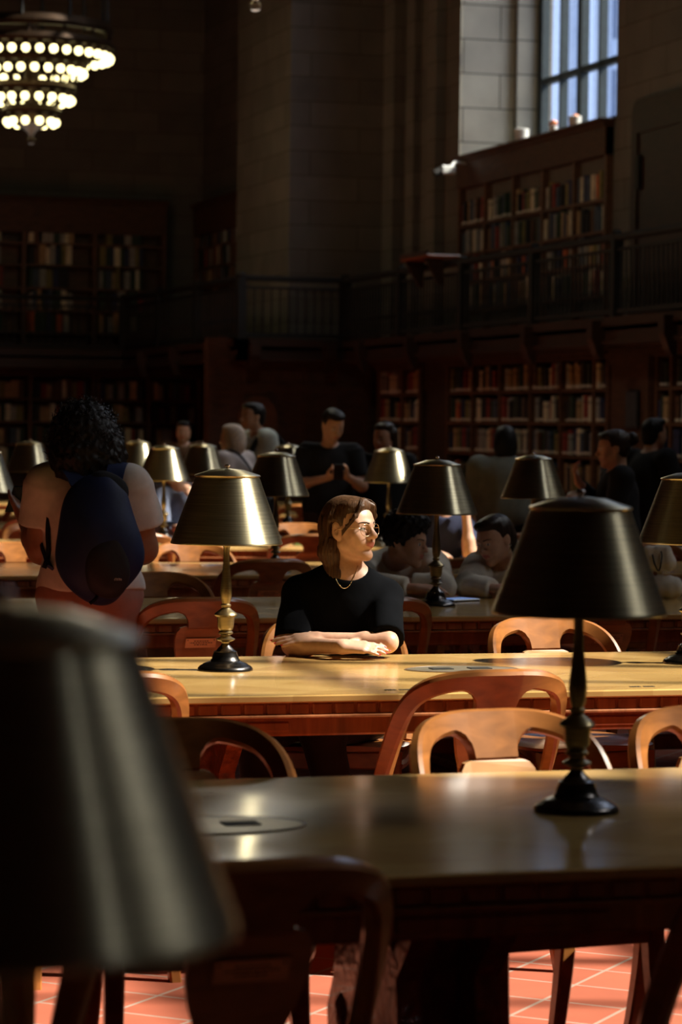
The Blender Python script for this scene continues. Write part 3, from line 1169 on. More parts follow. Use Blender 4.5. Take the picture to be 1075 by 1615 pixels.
lamp('brass lamp half in sunlight on the sunlit table, left of the woman in black', 355, 1057)
lamp('brass lamp cut by the frame on the sunlit table, right of woman in black', 1086, 1046)
lamp('dark brass lamp on the shaded front table, left of nothing, casting no light', 908, 1279)['label'] = 'dark brass lamp standing alone on the shaded front table'


def lamp_at(label, px, pybot, d):
    """px: stem; depth d along the view axis"""
    r = at_d(px, 700, d)
    return dup(lamp0, (r.x, r.y, ZT), rnd() * 6.28, label)


lamp_at('dark brass lamp between the man and woman in cream coats', 690, 810, 12.15)
lamp_at('shaded brass lamp in front of the person in the grey sweater', 842, 788, 15.15)
lamp_at('dark brass lamp just behind the half-sunlit lamp, by its right edge', 436, 779, 15.0)
lamp_at('dim brass lamp cut by the frame edge, left of the woman with backpack', -27, 775, 14.9)
lamp_at('bright sunlit brass lamp right of the navy backpack', 259, 762, 18.8)
lamp_at('bright sunlit brass lamp just right of the man in black T-shirt', 614, 764, 19.1)
lamp_at('dim brass lamp behind the backpack woman, over her left shoulder', 47, 738, 21.6)
lamp_at('small sunlit brass lamp peeking out right of the curly black hair', 218, 730, 24.3)
lamp_at('dim small brass lamp behind the half-sunlit lamp, by its left shoulder', 320, 740, 21.4)
lamp_at('dim brass lamp partly hidden behind the dark lamp, below the hoodie man', 455, 748, 21.7)

# ------------------------------------------------------------------ chairs
HP = [(0, .25, .828), (.07, .247, .828), (.135, .233, .822), (.19, .203, .804), (.225, .163, .769), (.243, .118, .71), (.252, .06, .61), (.254, .01, .52), (.250, -.025, .44)]
RAKE = math.tan(R(21))


def smooth_hoop():
    xs = catmull(HP, 150)
    # half-hoop with arc lengths
    pts = [Vector(p) for p in xs]
    d = [0.0]
    for i in range(1, len(pts)):
        d.append(d[-1] + (pts[i] - pts[i - 1]).length)
    samp = list(np.linspace(0, 0.062, 4)) + list(np.linspace(0.064, 0.118, 12)) + list(np.linspace(0.13, d[-1], 26))
    half = []
    for s in samp:
        i = min(range(len(d)), key=lambda j: abs(d[j] - s))
        k = min(max(1, i), len(pts) - 2)
        half.append((pts[i], (pts[k + 1] - pts[k - 1]).normalized(), s, d[-1]))
    return half


def hoop_mesh():
    half = smooth_hoop()
    rings = []

    def section(P, T, s, L, mir):
        nrm = Vector((P.x, P.y + 0.12, 0))
        nrm.normalize()
        nrm.z = -RAKE * max(0, nrm.y)
        nrm = (nrm - T * nrm.dot(T)).normalized()
        B = nrm.cross(T).normalized()   # at the crest this is +z or -z
        if s < 0.2 and B.z < 0:
            B = -B
        if not hasattr(section, 'prev'):
            section.prev = B
        if B.dot(section.prev) < 0:
            B = -B
        section.prev = B
        f = s / L
        up = 0.026 - 0.004 * f
        low = 0.030 - 0.004 * f
        r = 0.054
        dd = s - 0.062
        if dd <= 0:
            low += 0.074
        elif dd < r:
            q = 1 - dd / r
            low += 0.074 * (1 - math.sqrt(max(0, 1 - q * q)))
        th = 0.0165 + 0.002 * f
        c = 0.008
        ring = []
        for (b, n_) in ((up, -th + c), (up, th - c), (up - c, th), (-low + c, th), (-low, th - c), (-low, -th + c), (-low + c, -th), (up - c, -th)):
            v = P + B * b + nrm * n_
            ring.append(Vector((-v.x, v.y, v.z)) if mir else v)
        return ring
    right = [section(*h, False) for h in half]
    left = [[Vector((-v.x, v.y, v.z)) for v in r] for r in right]
    rings = left[:0:-1] + right
    vs, fs = [], []
    for r in rings:
        vs += r
    n = 8
    for i in range(len(rings) - 1):
        for k in range(n):
            l = (k + 1) % n
            fs.append((i * n + k, i * n + l, (i + 1) * n + l, (i + 1) * n + k))
    fs.append(tuple(range(n)))
    fs.append(tuple((len(rings) - 1) * n + k for k in range(n))[::-1])
    mb = MB()
    mb.add(vs, fs)
    return mb


def make_chair(label, loc, rz):
    t = thing('reading_chair', label, 'chair', loc, rz, 'wooden reading room armchairs')
    hoop_mesh().build('back_hoop', M_CHAIR, t, 38)
    # lower splat
    sh = [(0.070, 0.738), (0.086, 0.732), (0.098, 0.716), (0.103, 0.692), (0.101, 0.660), (0.090, 0.615), (0.074, 0.57), (0.064, 0.52), (0.062, 0.45)]
    o2 = sh + [(-x, z) for x, z in sh[::-1]]
    yz = lambda z: 0.205 - RAKE * (0.725 - z)
    m = MB()
    m.prism(o2, -0.010, 0.008, lambda u, v, tt: (u, yz(v) + tt + 0.6 * u * u * -1 + 0.004, v))
    m.build('splat', M_CHAIRB, t)
    pq = MB().box(-0.062, 0.062, 0, 0.002, -0.020, 0.020)
    o = pq.build('plaque', M_PLAQUE, t)
    o.location = (0, yz(0.672) + 0.0142, 0.672)
    o.rotation_euler = (R(-21), 0, 0)
    eg = MB()
    for r_, (w, zz) in enumerate(((0.03, 0.009), (0.046, 0.001), (0.026, -0.007))):
        k = -w
        while k < w:
            l = random.uniform(0.004, 0.011)
            eg.box(k, min(w, k + l), 0.002, 0.0024, zz - 0.0016, zz + 0.0016)
            k += l + 0.003
    for sx in (-0.054, 0.054):
        eg.box(sx - 0.002, sx + 0.002, 0.002, 0.0026, 0.011, 0.015)
    e2 = eg.build('engraving', M_BLACK, o)
    # saddle seat
    vs, fs = [], []
    NR, NA = 7, 40
    for layer in range(2):
        for i in range(NR + 1):
            f = i / NR
            for k in range(NA):
                a = 2 * PI * k / NA
                ex = 0.62
                cx, sy = math.cos(a), math.sin(a)
                x = math.copysign(abs(cx) ** ex, cx) * 0.25 * f
                y = math.copysign(abs(sy) ** ex, sy) * 0.235 * f - 0.01
                if y < 0:
                    x *= 1.04
                else:
                    x *= 1 - 0.10 * y / 0.23
                if layer == 0:
                    z = 0.452 - 0.014 * (1 - f ** 2) + (0.006 * math.cos(x * 12) * max(0, -y / 0.24)) - (0.012 * max(0, f - 0.86) / 0.14)
                else:
                    z = 0.418 + (0.008 * max(0, f - 0.86) / 0.14)
                vs.append((x, y, z))
    for layer in range(2):
        b0 = layer * (NR + 1) * NA
        for i in range(NR):
            for k in range(NA):
                l = (k + 1) % NA
                q = (b0 + i * NA + k, b0 + (i + 1) * NA + k, b0 + (i + 1) * NA + l, b0 + i * NA + l)
                fs.append(q)
    for k in range(NA):
        l = (k + 1) % NA
        fs.append((NR * NA + k, NR * NA + l, (2 * NR + 1) * NA + l, (2 * NR + 1) * NA + k))
    m = MB()
    m.add(vs, fs)
    m.build('seat', M_CHAIR, t, 50)
    m = MB()
    m.box(-0.205, 0.205, -0.205, -0.175, 0.36, 0.42, bev=0.006)
    m.box(-0.19, 0.19, 0.165, 0.195, 0.36, 0.42, bev=0.006)
    for s in (-1, 1):
        x0, x1 = sorted((s * 0.19, s * 0.215))
        m.box(x0, x1, -0.18, 0.18, 0.36, 0.42, bev=0.006)
    m.build('seat_rail', M_CHAIR, t)
    for (x, y, dx, dy) in ((-.2, -.185, -.015, -.07), (.2, -.185, .015, -.07), (-.185, .175, -.01, .085), (.185, .175, .01, .085)):
        m = MB()
        rings = []
        for k in range(9):
            f = k / 8
            w = 0.023 - 0.007 * f
            ox, oy = dx * f * f, dy * (f ** 1.7)
            z = 0.42 * (1 - f)
            rings.append([(x + ox + a * w, y + oy + b * w, z) for a, b in ((-1, -.7), (-.7, -1), (.7, -1), (1, -.7), (1, .7), (.7, 1), (-.7, 1), (-1, .7))])
        vv = [v for r in rings for v in r]
        ff = []
        for i in range(8):
            for k in range(8):
                l = (k + 1) % 8
                ff.append((i * 8 + k, i * 8 + l, (i + 1) * 8 + l, (i + 1) * 8 + k))
        ff += [tuple(range(8)), tuple(64 + k for k in range(8))]
        m.add(vv, ff)
        m.build('leg', M_CHAIR, t, 40)
    for s in (-1, 1):
        m = MB().tube(catmull([(s * .25, -.0, .46), (s * .256, -.05, .41), (s * .235, -.12, .38), (s * .21, -.17, .37)], 10), 0.02, 8)
        m.build('arm_scroll', M_CHAIR, t, True)
    return t


def far_pos(k, px, gap=0.27, py=900):
    """chair on the far side of table k whose crest is seen at px"""
    y = TY[k] + TD / 2 + gap
    p = at_y(px, py, y)
    return (p.x, y - 0.25, 0)


def near_pos(k, px, gap=0.3, py=900):
    y = TY[k] - TD / 2 - gap
    p = at_y(px, py, y)
    return (p.x, y + 0.25, 0)


chair0 = make_chair('red-brown armchair with brass plaque drawn up to the sunlit table front', near_pos(2, 778, 0.42, 1052), PI + R(4))
CH = lambda lab, pos, rz: dup(chair0, pos, rz, lab)
CH('golden armchair in sun beyond the shaded table, beside its dark lamp', far_pos(1, 790, 0.36, 1130), R(8))
CH('armchair in sun beyond the shaded table, cut by the right frame edge', far_pos(1, 1120, 0.36, 1125), R(4))
CH('dark armchair beyond the shaded table, behind the blurred lamp edge', far_pos(1, 262, 0.30, 1145), R(-3))
CH('black silhouetted armchair in front, at the near side of shaded table', near_pos(1, 398, 0.42, 1352), PI + R(4))
CH('dark armchair legs under the large blurred lamp shade', near_pos(1, -190, 0.40, 1352), PI + R(-6))
CH('dark armchair at the bottom right corner, at the shaded table', near_pos(1, 1345, 0.42, 1352), PI + R(3))
CH('red-brown armchair beside the blurred shade, at the left of the sunlit table', near_pos(2, 165, 0.30, 1065), PI + R(2))
CH('sunlit golden armchair beyond the sunlit table, under the dark lamp shade', far_pos(2, 862, 0.30, 975), R(6))
SEATED_CHAIR = CH('armchair the woman in black T-shirt sits on', far_pos(2, 548, 0.62, 985), R(-12))
CH('red-brown armchair with brass plaque, right behind the half-sunlit lamp', near_pos(3, 318, 0.30, 940), PI + R(3))
CH('red-brown armchair with plaque behind the right half of sunlit table', near_pos(3, 965, 0.30, 985), PI + R(2))
CH('red-brown armchair seen just right of the seated woman in black', near_pos(3, 596, 0.33, 945), PI + R(4))
CH('dark armchair with curved back emerging right of the navy backpack', far_pos(3, 245, 0.22, 905), R(3))
CH('dark armchair back right of the half-sunlit lamp, before the sunlit strip', near_pos(4, 425, 0.38, 880), PI + R(4))
CH('sunlit pale armchair at far left behind the woman with backpack', far_pos(4, 25, 0.25, 858), R(2))
CH('sunlit pale armchair left of the half-sunlit lamp, beyond the fourth table', far_pos(4, 300, 0.25, 855), R(4))
CH('red-brown armchair just left of the seated woman’s hair', near_pos(5, 492, 0.30, 845), PI + R(3))
CH('pale sunlit armchair left of the seated woman’s hair, beyond paper sheets', far_pos(5, 470, 0.25, 825), R(3))
CH('red-brown armchair partly behind the backpack’s right edge', near_pos(5, 218, 0.28, 845), PI + R(3))
CH('small sunlit armchair at the far left beside the standing woman’s sleeve', far_pos(5, 58, 0.2, 770), R(3))
STANDERS = [(142, 10.85), (797, 20.2), (974, 17.3), (1024, 20.6), (520, 20.3), (606, 20.9), (408, 23.2), (370, 22.5), (289, 29.6), (305, 20.05), (700, 16.45)]
STAND_AT = [at_d(a, 700, b) for a, b in STANDERS]
used = {4: [425, 25, 300], 5: [492, 470, 218, 58]}
SIDEN = ('near', 'far')
TN = {4: 'fourth table', 5: 'fifth table', 6: 'sixth table', 7: 'seventh table'}
for k in (4, 5, 6, 7):
    for side in (0, 1):
        n = 0
        px = 60 + 40 * side
        while px < 1060:
            stepx = 0.80 * FPX / ((TY[k]) / 0.957)
            if all(abs(px - u) > stepx * 0.72 for u in used.get(k, [])):
                lab = 'wooden armchair, %s in line along the %s side of the %s' % (ORD[n], SIDEN[side], TN[k])
                pos = (far_pos if side else near_pos)(k, px, 0.2 + 0.1 * rnd())
                if all(math.hypot(pos[0] - q.x, pos[1] - q.y) > 0.62 for q in STAND_AT):
                    CH(lab, pos, (0 if side else PI) + R(random.uniform(-7, 7)))
                    n += 1
            px += stepx

# ------------------------------------------------------------------ chandeliers
def chandelier(label, loc, watts):
    t = thing('chandelier', label, 'chandelier', loc, 0, 'tiered ring chandeliers')
    bulb = MB().sphere((0, 0, 0), (0.050, 0.050, 0.054), 12, 8).lathe([(0.03, 0.045), (0.045, 0.06), (0.045, 0.11)], 10, mi=1).mesh('bulb', [M_BULB, M_BRONZE], 'all')
    for (r, z, n) in ((0.98, 1.07, 36), (0.65, 0.88, 24), (0.50, 0.54, 18), (0.31, 0.26, 11)):
        band = MB().lathe([(r - 0.09, z + 0.10), (r + 0.05, z + 0.10), (r + 0.07, z + 0.14), (r + 0.03, z + 0.20), (r - 0.02, z + 0.21), (r - 0.09, z + 0.17), (r - 0.09, z + 0.10)], 56, cap=False)
        b = band.build('ring_band', M_BRONZE, t, True)
        for k in range(n):
            a = 2 * PI * (k + 0.5) / n
            o = link('bulb', bulb, t)
            o.location = (r * math.cos(a), r * math.sin(a), z)
    MB().lathe([(0.93, 1.36), (1.0, 1.36), (1.02, 1.42), (0.97, 1.50), (0.90, 1.50), (0.93, 1.36)], 56, cap=False).build('crown_band', M_BRONZE, t, True)
    br = MB().tube([(0.99, 0, 1.25), (0.99, 0, 1.38)], 0.02, 5).tube([(0.66, 0, 1.0), (0.93, 0, 1.22)], 0.016, 5).tube([(0.52, 0, 0.70), (0.63, 0, 0.98)], 0.016, 5).tube([(0.3, 0, 0.44), (0.48, 0, 0.66)], 0.016, 5).mesh('bracket', M_BRONZE)
    for k in range(14):
        o = link('bracket', br, t)
        o.rotation_euler = (0, 0, 2 * PI * k / 14)
    MB().lathe([(0.0, -0.02), (0.04, 0.0), (0.05, 0.05), (0.02, 0.08), (0.05, 0.14), (0.22, 0.24), (0.26, 0.36), (0.1, 0.45), (0.08, 1.5), (0.0, 1.52)], 24).build('central_stem', M_BRONZE, t, True)
    rod = MB().tube([(0.97, 0, 1.48), (0.55, 0, CEIL - loc[2])], 0.02, 6).mesh('suspension_rod', M_IRON)
    for k in range(10):
        o = link('suspension_rod', rod, t)
        o.rotation_euler = (0, 0, 2 * PI * k / 10)
    ld = bpy.data.lights.new('chandelier_fill', 'POINT')      # added point light, boosting what the bulbs give
    ld.energy = watts
    ld.color = (1.0, 0.95, 0.84)
    ld.shadow_soft_size = 0.35
    lo = link('chandelier_fill', ld, t)
    lo.location = (0, 0, 0.0)
    return t


CHX = at_d(50, 130, 35)
CZ = at_d(50, 226, 35).z
c1 = chandelier('lit bronze chandelier with tiers of round bulbs at upper left', (CHX.x, CHX.y, CZ), 12)
c2 = dup(c1, (6.2, 23.1, CZ + 0.03), 0.3, 'bronze chandelier of which only the bottom tip enters at the top edge')
for o in c2.children:
    if o.type == 'LIGHT':                      # added light raised here to brighten the pier front
        o.data = o.data.copy()
        o.data.energy = 75

# ------------------------------------------------------------------ people: smooth bodies from blended rounded shapes
class Field:
    """a list of rounded solids blended together and turned into one continuous skin"""

    def __init__(s):
        s.p = []

    def rc(s, a, b, r0, r1, k=0.02, op='add'):
        s.p.append(('rc', op, k, np.array(a, float), np.array(b, float), r0, r1))
        return s

    def cc(s, a, b, r0, r1, k=0.02, op='add', flat=(1.0, 1.0), ax=None):
        """flat-ended cone, e.g. a sleeve"""
        s.p.append(('cc', op, k, np.array(a, float), np.array(b, float), r0, r1))
        return s

    def el(s, c, r, M=None, k=0.02, op='add'):
        M = np.eye(3) if M is None else np.array(M, float)
        s.p.append(('el', op, k, np.array(c, float), np.array(r, float), M))
        return s

    def chain(s, pts, rr, k=0.015):
        for i in range(len(pts) - 1):
            s.rc(pts[i], pts[i + 1], rr[i], rr[i + 1], k)
        return s

    def cut(s, n, c, k=0.006):
        """remove everything on the +n side of c"""
        n = np.array(n, float)
        s.p.append(('pl', 'int', k, n / np.linalg.norm(n), np.array(c, float)))
        return s

    def bounds(s):
        lo, hi = np.full(3, 1e9), np.full(3, -1e9)
        for q in s.p:
            if q[1] != 'add':
                continue
            if q[0] in ('rc', 'cc'):
                r = max(q[5], q[6])
                lo = np.minimum(lo, np.minimum(q[3], q[4]) - r)
                hi = np.maximum(hi, np.maximum(q[3], q[4]) + r)
            else:
                r = max(q[4])
                lo = np.minimum(lo, q[3] - r)
                hi = np.maximum(hi, q[3] + r)
        return lo - 0.02, hi + 0.02

    def mesh(s, h, fine=None, hf=None, noise=None):
        """h: cell size; fine: (lo, hi) box where cells are hf"""
        lo, hi = s.bounds()
        ax = []
        for i in range(3):
            if fine is None:
                g = np.arange(lo[i], hi[i] + h, h)
            else:
                f0, f1 = max(lo[i], fine[0][i]), min(hi[i], fine[1][i])
                g = np.concatenate([np.arange(lo[i], f0, h) if f0 > lo[i] else [], np.arange(f0, f1, hf), np.arange(f1, hi[i] + h, h)])
                g = np.unique(g)
                keep = np.concatenate([[True], np.diff(g) > 1e-4])
                g = g[keep]
            ax.append(g.astype(np.float32))
        X, Y, Z = ax
        D = np.full((len(X), len(Y), len(Z)), 0.3, np.float32)
        for q in s.p:
            t, op, k = q[:3]
            if t == 'pl':
                n, c = q[3], q[4]
                d = (X[:, None, None] - c[0]) * n[0] + (Y[None, :, None] - c[1]) * n[1] + (Z[None, None, :] - c[2]) * n[2]
                hh = np.maximum(k - np.abs(D - d), 0) / k
                D = np.maximum(D, d) + hh * hh * k * 0.25
                D = D.astype(np.float32)
                continue
            if t in ('rc', 'cc'):
                r = max(q[5], q[6])
                b0, b1 = np.minimum(q[3], q[4]) - r, np.maximum(q[3], q[4]) + r
            else:
                r = max(q[4])
                b0, b1 = q[3] - r, q[3] + r
            m = k + 3 * h
            sl = []
            for i, g in enumerate(ax):
                i0 = np.searchsorted(g, b0[i] - m)
                i1 = np.searchsorted(g, b1[i] + m)
                sl.append(slice(int(i0), int(max(i0 + 1, i1))))
            x = X[sl[0]][:, None, None]
            y = Y[sl[1]][None, :, None]
            z = Z[sl[2]][None, None, :]
            if x.size == 0 or y.size == 0 or z.size == 0:
                continue
            if t in ('rc', 'cc'):
                a, b = q[3], q[4]
                v = b - a
                L2 = max(float(v @ v), 1e-9)
                L = math.sqrt(L2)
                tt = ((x - a[0]) * v[0] + (y - a[1]) * v[1] + (z - a[2]) * v[2]) / L2
                tc = np.clip(tt, 0, 1)
                px, py, pz = x - a[0] - tc * v[0], y - a[1] - tc * v[1], z - a[2] - tc * v[2]
                if t == 'rc':
                    d = np.sqrt(px * px + py * py + pz * pz) - (q[5] + (q[6] - q[5]) * tc)
                else:
                    px, py, pz = x - a[0] - tt * v[0], y - a[1] - tt * v[1], z - a[2] - tt * v[2]
                    d = np.sqrt(px * px + py * py + pz * pz) - (q[5] + (q[6] - q[5]) * tc)
                    d = np.maximum(d, (np.abs(tt - 0.5) - 0.5) * L)
            else:
                c, rr, M = q[3:6]
                ux, uy, uz = x - c[0], y - c[1], z - c[2]
                l0 = (ux * M[0, 0] + uy * M[1, 0] + uz * M[2, 0]) / rr[0]
                l1 = (ux * M[0, 1] + uy * M[1, 1] + uz * M[2, 1]) / rr[1]
                l2 = (ux * M[0, 2] + uy * M[1, 2] + uz * M[2, 2]) / rr[2]
                k0 = np.sqrt(l0 * l0 + l1 * l1 + l2 * l2)
                k1 = np.sqrt((l0 / rr[0]) ** 2 + (l1 / rr[1]) ** 2 + (l2 / rr[2]) ** 2)
                d = k0 * (k0 - 1) / np.maximum(k1, 1e-6)
            d = d.astype(np.float32)
            o = D[tuple(sl)]
            hh = np.maximum(k - np.abs(o - (d if op == 'add' else -d)), 0) / k
            if op == 'add':
                D[tuple(sl)] = np.minimum(o, d) - hh * hh * k * 0.25
            else:
                D[tuple(sl)] = np.maximum(o, -d) + hh * hh * k * 0.25
        if noise is not None:
            D = D + noise(X[:, None, None], Y[None, :, None], Z[None, None, :]).astype(np.float32)
        D[0], D[-1] = 0.3, 0.3
        D[:, 0], D[:, -1] = 0.3, 0.3
        D[:, :, 0], D[:, :, -1] = 0.3, 0.3
        return surface_nets(D, X, Y, Z)


def surface_nets(D, X, Y, Z):
    S_ = D < 0
    c = np.zeros(tuple(n - 1 for n in D.shape), np.int8)
    for i in (0, 1):
        for j in (0, 1):
            for k in (0, 1):
                c += S_[i:D.shape[0] - 1 + i, j:D.shape[1] - 1 + j, k:D.shape[2] - 1 + k]
    cells = np.argwhere((c > 0) & (c < 8))
    cid = np.full(c.shape, -1, np.int64)
    cid[tuple(cells.T)] = np.arange(len(cells))
    corners = np.array([(i, j, k) for i in (0, 1) for j in (0, 1) for k in (0, 1)])
    V = np.stack([D[cells[:, 0] + i, cells[:, 1] + j, cells[:, 2] + k] for i, j, k in corners], 1)
    acc = np.zeros((len(cells), 3))
    cnt = np.zeros(len(cells))
    for a in range(8):
        for b in range(a + 1, 8):
            if np.abs(corners[a] - corners[b]).sum() != 1:
                continue
            va, vb = V[:, a], V[:, b]
            m = (va < 0) != (vb < 0)
            t = va[m] / (va[m] - vb[m])
            acc[m] += corners[a] + (corners[b] - corners[a]) * t[:, None]
            cnt[m] += 1
    f = acc / cnt[:, None]
    P = np.empty_like(f)
    for i, g in enumerate((X, Y, Z)):
        g = g.astype(float)
        P[:, i] = g[cells[:, i]] + f[:, i] * (g[cells[:, i] + 1] - g[cells[:, i]])
    quads = []
    for axis in range(3):
        sh = [slice(None)] * 3
        s2 = [slice(None)] * 3
        sh[axis], s2[axis] = slice(0, -1), slice(1, None)
        A, B = S_[tuple(sh)], S_[tuple(s2)]
        e = np.argwhere(A != B)
        u, v = (axis + 1) % 3, (axis + 2) % 3
        ok = (e[:, u] > 0) & (e[:, v] > 0) & (e[:, u] < D.shape[u] - 1) & (e[:, v] < D.shape[v] - 1)
        e = e[ok]
        inside = A[tuple(e.T)]
        q = []
        for (du, dv) in ((-1, -1), (0, -1), (0, 0), (-1, 0)):
            w = e.copy()
            w[:, u] += du
            w[:, v] += dv
            q.append(cid[tuple(w.T)])
        q = np.stack(q, 1)
        q[~inside] = q[~inside][:, ::-1]
        quads.append(q)
    Q = np.concatenate(quads)
    Q = Q[(Q >= 0).all(1)]
    return P, Q


def np_mesh(name, P, Q, mats, smooth_iter=1):
    for _ in range(smooth_iter):                     # light smoothing
        acc = np.zeros_like(P)
        n = np.zeros(len(P))
        for a, b in ((0, 1), (1, 2), (2, 3), (3, 0)):
            np.add.at(acc, Q[:, a], P[Q[:, b]])
            np.add.at(acc, Q[:, b], P[Q[:, a]])
            np.add.at(n, Q[:, a], 1)
            np.add.at(n, Q[:, b], 1)
        P = P * 0.5 + 0.5 * acc / np.maximum(n, 1)[:, None]
    me = bpy.data.meshes.new(name)
    me.vertices.add(len(P))
    me.vertices.foreach_set('co', P.astype(np.float32).ravel())
    me.loops.add(Q.size)
    me.loops.foreach_set('vertex_index', Q.astype(np.int32).ravel())
    me.polygons.add(len(Q))
    me.polygons.foreach_set('loop_start', np.arange(0, Q.size, 4, dtype=np.int32))
    me.update(calc_edges=True)
    me.validate()
    for m in (mats if isinstance(mats, (list, tuple)) else [mats]):
        me.materials.append(m)
    me.polygons.foreach_set('use_smooth', [True] * len(me.polygons))
    return me


def rotm(yaw=0, pitch=0, roll=0):
    """head frame: x to the person's side, y forward, z up. yaw 0 faces local -y; positive yaw turns towards +x"""
    a = math.radians(yaw)
    f0 = np.array((math.sin(a), -math.cos(a), 0.0))
    r0 = np.array((math.cos(a), math.sin(a), 0.0)) * 1.0
    u0 = np.array((0, 0, 1.0))
    p = math.radians(pitch)            # positive looks up
    f = f0 * math.cos(p) + u0 * math.sin(p)
    u = u0 * math.cos(p) - f0 * math.sin(p)
    q = math.radians(roll)
    r = r0 * math.cos(q) + u * math.sin(q)
    u = u * math.cos(q) - r0 * math.sin(q)
    return np.stack([r, f, u], 1)


def head(F, c, M, s=1.0, ears=True):
    c = np.array(c, float)
    W = lambda *v: c + M @ (np.array(v, float) * s)
    e = lambda v, r, k=0.02, op='add', m=M: F.el(W(*v), np.array(r) * s, m, k * s, op)
    rc = lambda a, b, r0, r1, k=0.015, op='add': F.rc(W(*a), W(*b), r0 * s, r1 * s, k * s, op)
    e((0, -.018, .036), (.073, .090, .082), 0.03)
    e((0, .022, -.022), (.058, .062, .078), 0.03)
    e((0, .040, .035), (.058, .046, .052), 0.03)
    for q in (-1, 1):
        rc((q * .052, .0, -.052), (q * .012, .066, -.094), .020, .0145, 0.025)
        rc((q * .040, .056, -.022), (q * .030, .064, -.045), .022, .018, 0.025)
        rc((q * .008, .083, .020), (q * .042, .066, .024), .0115, .010, 0.014)
        e((q * .031, .092, .003), (.017, .014, .0115), 0.010, 'sub')
        e((q * .031, .072, .003), (.0125, .0135, .0125), 0.003)
        rc((q * .019, .0835, .0105), (q * .044, .073, .0095), .0042, .0038, 0.005)      # upper lids
        rc((q * .019, .0815, -.006), (q * .042, .073, -.005), .0035, .003, 0.005)       # lower lids
        e((q * .0125, .094, -.028), (.0075, .010, .0065), 0.007)
        if ears:
            Me = M
            e((q * .073, -.012, .0), (.010, .019, .031), 0.008)
            e((q * .071, -.004, -.022), (.008, .011, .013), 0.008)
            e((q * .081, -.006, .003), (.006, .010, .018), 0.004, 'sub')
    rc((0, .083, .016), (0, .108, -.022), .0075, .0105, 0.012)
    e((0, .108, -.0235), (.0105, .010, .009), 0.008)
    e((0, .078, -.052), (.026, .018, .017), 0.015)
    rc((-.020, .083, -.0525), (0, .0965, -.0475), .0038, .0052, 0.004)
    rc((.020, .083, -.0525), (0, .0965, -.0475), .0038, .0052, 0.004)
    rc((-.016, .083, -.057), (0, .093, -.0605), .0042, .0068, 0.004)
    rc((.016, .083, -.057), (0, .093, -.0605), .0042, .0068, 0.004)
    rc((-.021, .0885, -.0540), (.021, .0885, -.0540), .0012, .0012, 0.003, 'sub')
    e((0, .071, -.093), (.019, .017, .016), 0.018)
    return W


def hand(F, w, d, n, side, curl=(0.25, 0.3, 0.2), s=1.0, spread=0.07, thumb=0.6, k=0.007):
    """w wrist, d finger direction, n back-of-hand normal, side +-1: which way the thumb points along d x n"""
    w, d, n = (np.array(v, float) for v in (w, d, n))
    d /= np.linalg.norm(d)
    n = n - d * (n @ d)
    n /= np.linalg.norm(n)
    t = np.cross(d, n) * side           # towards the thumb
    nails = []
    for i, (off, ln, r) in enumerate(((0.027, .072, .0088), (0.0095, .080, .0090), (-.0085, .074, .0086), (-.0255, .058, .0076))):
        kn = w + d * (.086 - .006 * abs(i - 1)) * s + t * off * s + n * .003 * s
        F.rc(w + t * off * .45 * s + d * .01 * s, kn, .0150 * s, .0105 * s, 0.016)
        dd = d + t * (off / .027) * spread
        dd /= np.linalg.norm(dd)
        p = kn
        ang = 0
        rr = r * s
        for j, fr in enumerate((.46, .31, .23)):
            ang += curl[j]
            v = dd * math.cos(ang) - n * math.sin(ang)
            q = p + v * ln * fr * s
            F.rc(p, q, rr, rr * .90, k if j == 0 else 0.004)
            p, rr = q, rr * .90
        nails.append((p, v, dd * math.sin(ang) + n * math.cos(ang), rr))
    b = w + d * .018 * s + t * .018 * s
    m1 = b + (d * .55 + t * .75 - n * .15) * .045 * s
    m2 = m1 + (d * .85 + t * thumb - n * .2) * .03 * s
    m3 = m2 + (d * .95 + t * thumb * .4 - n * .25) * .026 * s
    F.rc(b, m1, .0145 * s, .0115 * s, 0.016)
    F.rc(m1, m2, .0110 * s, .0098 * s, 0.006)
    F.rc(m2, m3, .0098 * s, .0082 * s, 0.004)
    nails.append((m3, (m3 - m2) / np.linalg.norm(m3 - m2), n, .0082 * s))
    return nails


def skin_mat(name, col):
    m, nt, b = nmat(name)
    n = N(nt, 'ShaderNodeTexNoise', i_Scale=60.0, i_Detail=3.0)
    nt.links.new(coords(nt), n.inputs['Vector'])
    nt.links.new(ramp(nt, n.outputs['Fac'], [(0.3, mul(col, 0.92)), (0.7, mul(col, 1.06))]), b.inputs['Base Color'])
    b.inputs['Roughness'].default_value = 0.45
    b.inputs['Subsurface Weight'].default_value = 0.12
    b.inputs['Subsurface Radius'].default_value = (0.010, 0.004, 0.002)
    b.inputs['Subsurface Scale'].default_value = 0.5
    return m


def hair_mat(name, col, rough=0.4):
    m, nt, b = nmat(name)
    n = N(nt, 'ShaderNodeTexNoise', i_Scale=1.0, i_Detail=4.0)
    nt.links.new(coords(nt, 'Object', (160, 160, 9)), n.inputs['Vector'])
    nt.links.new(ramp(nt, n.outputs['Fac'], [(0.3, mul(col, 0.55)), (0.7, mul(col, 1.35))]), b.inputs['Base Color'])
    b.inputs['Roughness'].default_value = rough
    b.inputs['Specular IOR Level'].default_value = 0.22
    bp = N(nt, 'ShaderNodeBump', i_Strength=0.4, i_Distance=0.004)
    nt.links.new(n.outputs['Fac'], bp.inputs['Height'])
    nt.links.new(bp.outputs[0], b.inputs['Normal'])
    return m


